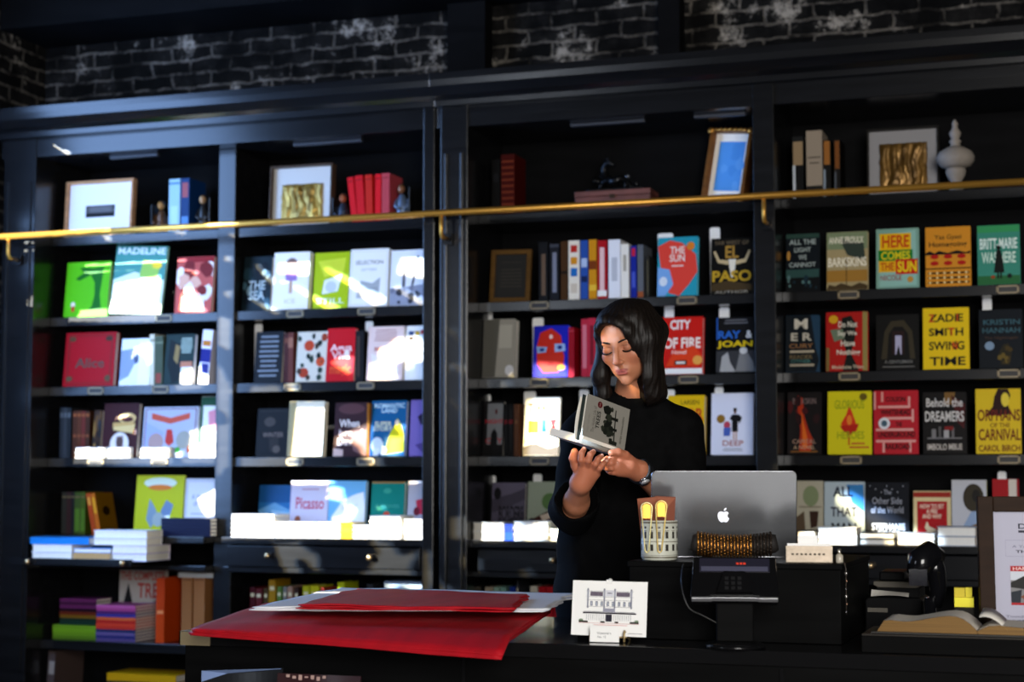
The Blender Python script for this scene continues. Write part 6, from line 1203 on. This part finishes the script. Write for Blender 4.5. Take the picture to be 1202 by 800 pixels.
# ---- wristwatch and ring (worn: parts of the figure)
wa = Lwr; wb = loc(764, 562, K+.14); ax = (wb-wa)/np.linalg.norm(wb-wa); wc = wa+ax*.004
u = np.cross(ax, [0, 0, 1]); u /= np.linalg.norm(u); v = np.cross(u, ax); rr = .0305
mb = MB()
for s_ in (-.006, 0, .006): mb.tube([wc+ax*s_+(u*math.cos(a)*rr+v*math.sin(a)*rr*.93) for a in [2*math.pi*k/28 for k in range(28)]], .0042, mat((.008, .008, .009), .4, 0, .4, 'watch_strap'), 8, True)
ws = mb.build('watch_strap', woman)
fc = wc+(-u if (-u)[1] < 0 else u)*rr*.55+(-v)*rr*.75; nrm = (fc-wc)/np.linalg.norm(fc-wc); x_ = ax; y_ = np.cross(nrm, x_)
M = Matrix(((x_[0], y_[0], nrm[0], fc[0]), (x_[1], y_[1], nrm[1], fc[1]), (x_[2], y_[2], nrm[2], fc[2]), (0, 0, 0, 1)))
mb = MB(); mb.lathe([(.014, -.002), (.015, .0), (.015, .005), (.0125, .0065)], mat('#b8bac0', .15, .95), 24, M); mb.lathe([(.0122, .0066), (.001, .0068)], mat('#d9dade', .1, .2), 24, M); mb.build('watch_case', woman)['label'] = 'small silver watch case'
p = np.array(Lf[1][0])*.55+np.array(Lf[1][1])*.45; d_ = Lf[1][1]-Lf[1][0]; d_ /= np.linalg.norm(d_); u = np.cross(d_, [0, 0, 1]); u /= np.linalg.norm(u); v = np.cross(u, d_)
mb = MB(); mb.tube([p+(u*math.cos(a)+v*math.sin(a))*.0096 for a in [2*math.pi*k/20 for k in range(20)]], .0013, mat('#d8d8dc', .12, 1.), 6, True); mb.build('ring', woman)['label'] = 'thin silver ring'
# ================================================================ THE BOOK IN HER HANDS
S0 = onD(682.5, 516, K); AX = RT*.114-UP*.045+FW*.100; AX = AX/np.linalg.norm(AX)          # along the spine
Aup = RT*.018+UP*.112+FW*.03; Aup = Aup-AX*(Aup @ AX); Aup /= np.linalg.norm(Aup)
Bl = -RT*.086+UP*.022+FW*.05; Bl = Bl-AX*(Bl @ AX); Bl /= np.linalg.norm(Bl)
LS = .153; WA, WB = .118, .124
ob = empty('open_book', tuple(S0), 'open paperback with a tree on its grey cover, held up by the woman', 'book')
def slab(e, w, off, t, n, mt, name, inset=0., art=None, bow=0):
    """board or page block: spans LS along the spine and w along e; n is the outward normal; from off to off+t inwards"""
    mb = MB(); N = 10; vs = []; fs = []
    for j in range(N+1):
        s_ = j/N; b_ = bow*math.sin(math.pi*s_)
        for (a, o_) in ((inset, off+b_), (LS-inset, off+b_), (LS-inset, off+t+b_), (inset, off+t+b_)): vs.append(AX*a+e*(w*s_)-n*o_)
    for j in range(N):
        for q in range(4): a = 4*j+q; b = 4*j+(q+1) % 4; fs.append((a, b, b+4, a+4))
    fs += [(3, 2, 1, 0), (4*N, 4*N+1, 4*N+2, 4*N+3)]
    mb.add([tuple(x) for x in vs], fs, mt)
    if art: put_art(mb, art, LS, w, lambda x, y, e_: tuple(AX*(LS*y)+e*(w*x)+n*(e_+.0002)), eps=.00008)
    return mb.build(name, ob)
nA = np.cross(AX, Aup); nA = nA if (CAM-S0) @ nA > 0 else -nA
nB = np.cross(AX, Bl); nB = nB if nB @ UP < 0 else -nB
# cover art: x runs away from the spine (image up), y runs along the spine from the head of the book
art = [T('The Hidden Life of',.24,.17,.80,.24,'#6a6860',.0),T('TREES',.34,.26,.72,.345,'#3a3a36',.02),T('WHAT THEY FEEL',.2,.08,.6,.11,'#8a887e',0),E(.86,.30,.07,.055,'#6a2026',20),T('A NOTE',.82,.29,.9,.31,'#c8b8b0',0)]
art += blobs(16,['#33352f','#41443b','#2b2d29'],.30,.44,.86,.62,.075,11)+blobs(8,['#3a3d35','#2f322c'],.2,.5,.5,.66,.06,12)+[R(.12,.60,.2,.78,'#33352f'),P([(.12,.70),(.86,.655),(.86,.675),(.12,.725)],'#3a3c36'),P([(.64,.58),(.69,.58),(.7,.74),(.63,.74)],'#2c2e29'),P([(.42,.58),(.46,.58),(.47,.74),(.41,.74)],'#2c2e29'),T('PETER WOHLLEBEN',.2,.84,.78,.88,'#7a786f',0)]
CV = mat('#8b877e', .55, 0, .2); slab(Aup, WA, 0, .0012, nA, CV, 'front_cover', 0, art)
slab(Aup, WA-.004, .0015, .007, nA, PAPER, 'front_pages', .002)
slab(Bl, WB, -.008, .0012, nB, mat('#d4d2d0', .5), 'back_cover', 0)
slab(Bl, WB-.003, -.0065, .018, nB, PAPER, 'back_pages', .001)
slab(Aup, WA-.003, .0088, .0014, nA, mat('#14221f', .6), 'endpaper', -.008)
slab(Aup, WA-.010, .0125, .0008, nA, PAPER, 'loose_page', -.012, None, .006)
# rounded spine between the two halves with faint lettering
mb = MB(); pts = []; n = 6
P0, P1 = nA*0, -nB*0
sp_d = -(Aup+Bl); sp_d /= np.linalg.norm(sp_d)
c0, c1 = np.zeros(3), sp_d*.012
qd = [Aup*.0, sp_d*.013]
e0, e1 = nA*.0006, nB*.0006
vs = [e0, e0+AX*LS, e0+AX*LS+(nB-nA)*0+e1-e0, e1]
mb.tube([tuple(AX*.001+nB*.003), tuple(AX*(LS-.001)+nB*.003)], .0065, CV, 16)
mb.build('spine', ob)
# ================================================================ LIGHT
AZ, EL = math.radians(36), math.radians(20)
SUN = np.array([math.sin(AZ)*math.cos(EL), math.cos(AZ)*math.cos(EL), -math.sin(EL)])     # travel direction
def to_wall(p):                         # where the ray that ends at p passes the side wall
    t = (p[0]-XL)/SUN[0]; return (p[1]-SUN[1]*t, p[2]-SUN[2]*t)
holes = []                              # polygons on the side wall (y, z, dapple)
def hole(pts, yplane=None, dap=0., dep=None):
    holes.append(([to_wall(onY(x, y, yplane) if dep is None else onD(x, y, dep)) for x, y in pts], dap))
q_ = lambda x0, y0, x1, y1: [(x0, y0), (x1, y0), (x1, y1), (x0, y1)]
SHF = .15
hole([(54,163),(62,166),(86,180),(78,182),(62,174)], 0); hole(q_(36.5,283,40.5,395), 0); hole([(0,271),(60,267),(136,262),(136,274),(60,280),(0,286)], -.085, .03)
hole([(112,266),(128,270),(136,284),(122,284)], YSH); hole([(190,258),(206,262),(224,276),(206,276)], YSH); hole([(246,266),(276,268),(300,278),(276,279)], .08)
hole([(262,297),(276,301),(277,312),(262,306)], .12); hole([(261,338),(275,342),(276,354),(262,348)], .12)
hole([(80,366),(88,358),(190,352),(190,380),(74,380)], SHF, .35); hole([(128,330),(186,318),(186,372),(126,372)], .175, .2); hole([(208,310),(246,318),(244,368),(206,366)], .175, .45)
hole([(286,302),(296,304),(322,330),(312,332)], .17); hole([(318,296),(360,300),(360,322),(318,318)], .17, .2); hole([(316,322),(330,326),(410,366),(392,368)], .17)
hole([(366,306),(384,312),(456,352),(440,358)], .17); hole([(284,346),(300,350),(350,374),(330,374)], .17); hole([(452,330),(468,334),(500,352),(500,362)], .17); hole([(460,296),(500,300),(500,326),(462,318)], .17, .4)
hole([(520,380),(530,383),(549,398),(540,400)], 0); hole([(524,418),(534,421),(549,436),(542,438)], 0); hole([(522,460),(534,464),(549,482),(540,482)], 0)
hole([(150,404),(178,398),(178,464),(138,464)], .175, .3); hole([(206,436),(232,424),(252,460),(204,466)], .17, .3); hole([(240,390),(252,386),(252,455),(240,455)], .16, .3)
hole([(254,368),(274,374),(273,562),(252,558)], .12, .22); hole([(84,524),(206,524),(206,546),(84,546)], .143, .1); hole([(210,500),(258,486),(258,546),(214,546)], .15, .15); hole([(126,484),(158,478),(158,508),(128,512)], .17, .3)
hole([(392,396),(414,404),(414,446),(384,424)], .17, .4); hole([(430,392),(474,392),(474,446),(430,446)], .17, .66); hole([(474,388),(500,388),(500,446),(474,446)], .17, .4); hole([(280,452),(352,450),(352,464),(280,466)], YSH, .3)
hole([(340,474),(378,474),(378,536),(338,536)], .17, .1); hole([(280,536),(352,534),(352,552),(280,552)], YSH, .05); hole([(386,510),(432,490),(436,538),(386,540)], .17, .5); hole([(400,536),(470,534),(470,550),(400,550)], YSH, .6); hole([(446,500),(474,492),(474,536),(446,536)], .17, .55)
hole([(262,602),(330,600),(336,612),(500,604),(502,636),(262,638)], .06, .0); hole([(330,570),(380,566),(430,572),(474,580),(500,582),(500,612),(330,612)], .25, .76)
hole([(318,636),(502,634),(502,680),(330,680)], .035, .62); hole([(496,640),(512,652),(549,692),(549,700),(496,700)], 0, .12)
hole([(546,612),(672,612),(672,640),(546,640)], .06, .05); hole([(553,655),(566,655),(566,672),(553,672)], .04, .3); hole([(606,640),(626,640),(626,676),(606,676)], .04, .4)
hole([(594,394),(606,390),(608,442),(598,444)], .17, .2); hole([(622,412),(650,424),(676,440),(676,452),(622,446)], .17, .1); hole([(560,446),(600,446),(604,456),(566,456)], YSH, .2); hole([(654,448),(700,446),(700,456),(660,456)], YSH, .2)
hole([(612,464),(664,464),(664,538),(610,538)], .17, .06); hole([(186,604),(256,560),(256,600),(200,622)], .19, .6)
hole([(962,572),(978,570),(1096,636),(1096,646),(1050,644),(1014,624)], .2); hole([(958,622),(1010,618),(1010,642),(958,642)], .06, .2); hole([(1046,628),(1100,626),(1104,642),(1046,642)], .06, .2); hole([(934,624),(958,622),(958,640),(934,640)], .06, .2)
hole([(816,152),(842,148),(842,156),(816,160)], .24); hole([(850,148),(868,146),(868,154),(850,157)], .24)
hole([(690,384),(716,380),(722,404),(728,446),(712,450),(696,436),(688,412)], dep=DW-.1, dap=.30); hole([(640,498),(692,508),(704,530),(690,540),(640,508)], dep=K, dap=.0); hole([(664,538),(690,536),(690,600),(664,600)], dep=K+.04, dap=.35)
hole([(350,688),(420,684),(560,694),(600,712),(420,712),(300,714)], dep=4.35, dap=.6); hole([(230,728),(330,712),(520,720),(420,745),(250,745)], dep=3.9, dap=.75)
# added openings in the side wall, shaped to cast the sun patches: cells are open where a hole polygon passes (leaf-like breakup where dappled)
def inside(poly, Y, Z):
    r = np.zeros(Y.shape, bool); n = len(poly)
    for i in range(n):
        (y0, z0), (y1, z1) = poly[i], poly[(i+1) % n]
        c = (z0 > Z) != (z1 > Z); r ^= c & (Y < (y1-y0)*(Z-z0)/((z1-z0) if abs(z1-z0) > 1e-9 else 1e-9)+y0)
    return r
cell = .012; ys_ = np.arange(YF+.02, YB-.02, cell); zs_ = np.arange(.02, ZC-.02, cell); Yg, Zg = np.meshgrid(ys_, zs_, indexing='ij'); opn = np.zeros(Yg.shape, bool)
nzv = np.zeros(Yg.shape)
for f_, a_ in ((9, 1), (23, .7), (51, .4)):
    r_ = np.random.RandomState(f_)
    for k in range(7):
        th_ = r_.rand()*6.28; nzv += a_*np.sin(f_*(Yg*math.cos(th_)+Zg*math.sin(th_))+r_.rand()*6.28)
rank = nzv.ravel().argsort().argsort().reshape(nzv.shape)/nzv.size
for poly, dap in holes:
    lo = np.min(poly, 0); hi = np.max(poly, 0)
    i0, i1 = np.searchsorted(ys_, [lo[0], hi[0]]); j0, j1 = np.searchsorted(zs_, [lo[1], hi[1]]); s_ = (slice(max(0, i0-1), i1+1), slice(max(0, j0-1), j1+1))
    m = inside(poly, Yg[s_]+cell/2, Zg[s_]+cell/2)
    if dap: m &= rank[s_] > dap
    opn[s_] |= m
print('holes span', min(p[0] for h_, d in holes for p in h_), max(p[0] for h_, d in holes for p in h_), min(p[1] for h_, d in holes for p in h_), max(p[1] for h_, d in holes for p in h_), opn.sum())
vs = []; fs = []
solid = ~opn
def quad(y0, y1, z0, z1):
    b = len(vs); vs.extend([(XL, y0, z0), (XL, y1, z0), (XL, y1, z1), (XL, y0, z1)]); fs.append((b, b+1, b+2, b+3))
ya, yb, za, zb_ = YF, YB, 0, ZC
quad(ya, yb, za, zs_[0]); quad(ya, yb, zs_[-1]+cell, zb_); quad(ya, ys_[0], zs_[0], zs_[-1]+cell); quad(ys_[-1]+cell, yb, zs_[0], zs_[-1]+cell)
prev = {}; 
for i in range(len(ys_)):
    col_ = solid[i]; d_ = np.diff(np.concatenate([[0], col_.astype(int), [0]])); st = np.where(d_ == 1)[0]; en = np.where(d_ == -1)[0]; cur = {}
    for a, b in zip(st, en): cur[(a, b)] = prev.get((a, b), i)
    for k_, i0 in prev.items():
        if k_ not in cur: quad(ys_[i0], ys_[i], zs_[k_[0]], zs_[k_[1]-1]+cell)
    prev = cur
for k_, i0 in prev.items(): quad(ys_[i0], ys_[-1]+cell, zs_[k_[0]], zs_[k_[1]-1]+cell)
mb = MB(); mb.add(vs, fs, brick_mat('black_brick_side', 'y')); wl = struct(mb.build('wall_left', None, -1))  # brick side wall carrying the added openings that shape the sunlight
sd = wl.modifiers.new('thickness', 'SOLIDIFY'); sd.thickness = .03; sd.offset = 0
def lamp(kind, name, loc_, rot, energy, color, **kw):
    l = bpy.data.lights.new(name, kind); l.energy = energy; l.color = color
    for k, v in kw.items(): setattr(l, k, v)
    o = bpy.data.objects.new(name, l); COL.objects.link(o); o.location = loc_; o.rotation_euler = rot; return o
def sun(name, az, el, e, c):
    d = Vector((math.sin(az)*math.cos(el), math.cos(az)*math.cos(el), -math.sin(el))); o = lamp('SUN', name, (-8, -8, 6), (0, 0, 0), e, c, angle=math.radians(.30)); o.rotation_mode = 'QUATERNION'; o.rotation_quaternion = d.to_track_quat('-Z', 'Y')
sun('sun_warm', AZ-.0025, EL+.0012, 19, (1, .80, .42)); sun('sun_cool', AZ+.0025, EL-.0012, 19, (.55, .75, 1))  # one sun split into two offset tints, added to imitate prismatic fringes
def area(name, p, d, sx, sy, e, c):
    o = lamp('AREA', name, p, (0, 0, 0), e, c, shape='RECTANGLE', size=sx, size_y=sy); o.rotation_mode = 'QUATERNION'; o.rotation_quaternion = Vector(d).to_track_quat('-Z', 'Y'); return o
area('window_daylight_side', (XL+.06, -1.0, 2.15), (1, .25, -.05), 1.8, 2.3, 195, (.30, .52, 1))
area('face_fill_side', (XL+.1, -7.7, 2.3), (1, .8, -.15), 1.2, 1.6, 60, (.80, .88, 1))  # added fill for the woman's face, no window stands there
area('window_daylight_front', (1.78, YF+.15, 2.2), (-.2, 1, -.05), 2.5, 2.9, 450, (1, .97, .93))
w_ = bpy.data.worlds.new('dim_room'); SC.world = w_; w_.use_nodes = True; w_.node_tree.nodes['Background'].inputs[0].default_value = (.5, .6, .8, 1); w_.node_tree.nodes['Background'].inputs[1].default_value = .1
# ================================================================ CAMERA
cd = bpy.data.cameras.new('camera'); cam = bpy.data.objects.new('camera', cd); COL.objects.link(cam); cam.location = CAM; cam.rotation_euler = (math.pi/2+PIT, 0, YAW)
cd.sensor_width = 36; cd.lens = FPX/1202*36; cd.clip_start = .05; cd.dof.use_dof = True; cd.dof.focus_distance = 4.2; cd.dof.aperture_fstop = 3.6
SC.camera = cam
SC.view_settings.view_transform = 'Standard'; SC.view_settings.look = 'None'; SC.view_settings.exposure = 0; SC.view_settings.gamma = 1; SC.view_settings.use_curve_mapping = False
SC.cycles.use_denoising = True; SC.cycles.max_bounces = 5; SC.cycles.sample_clamp_indirect = 4
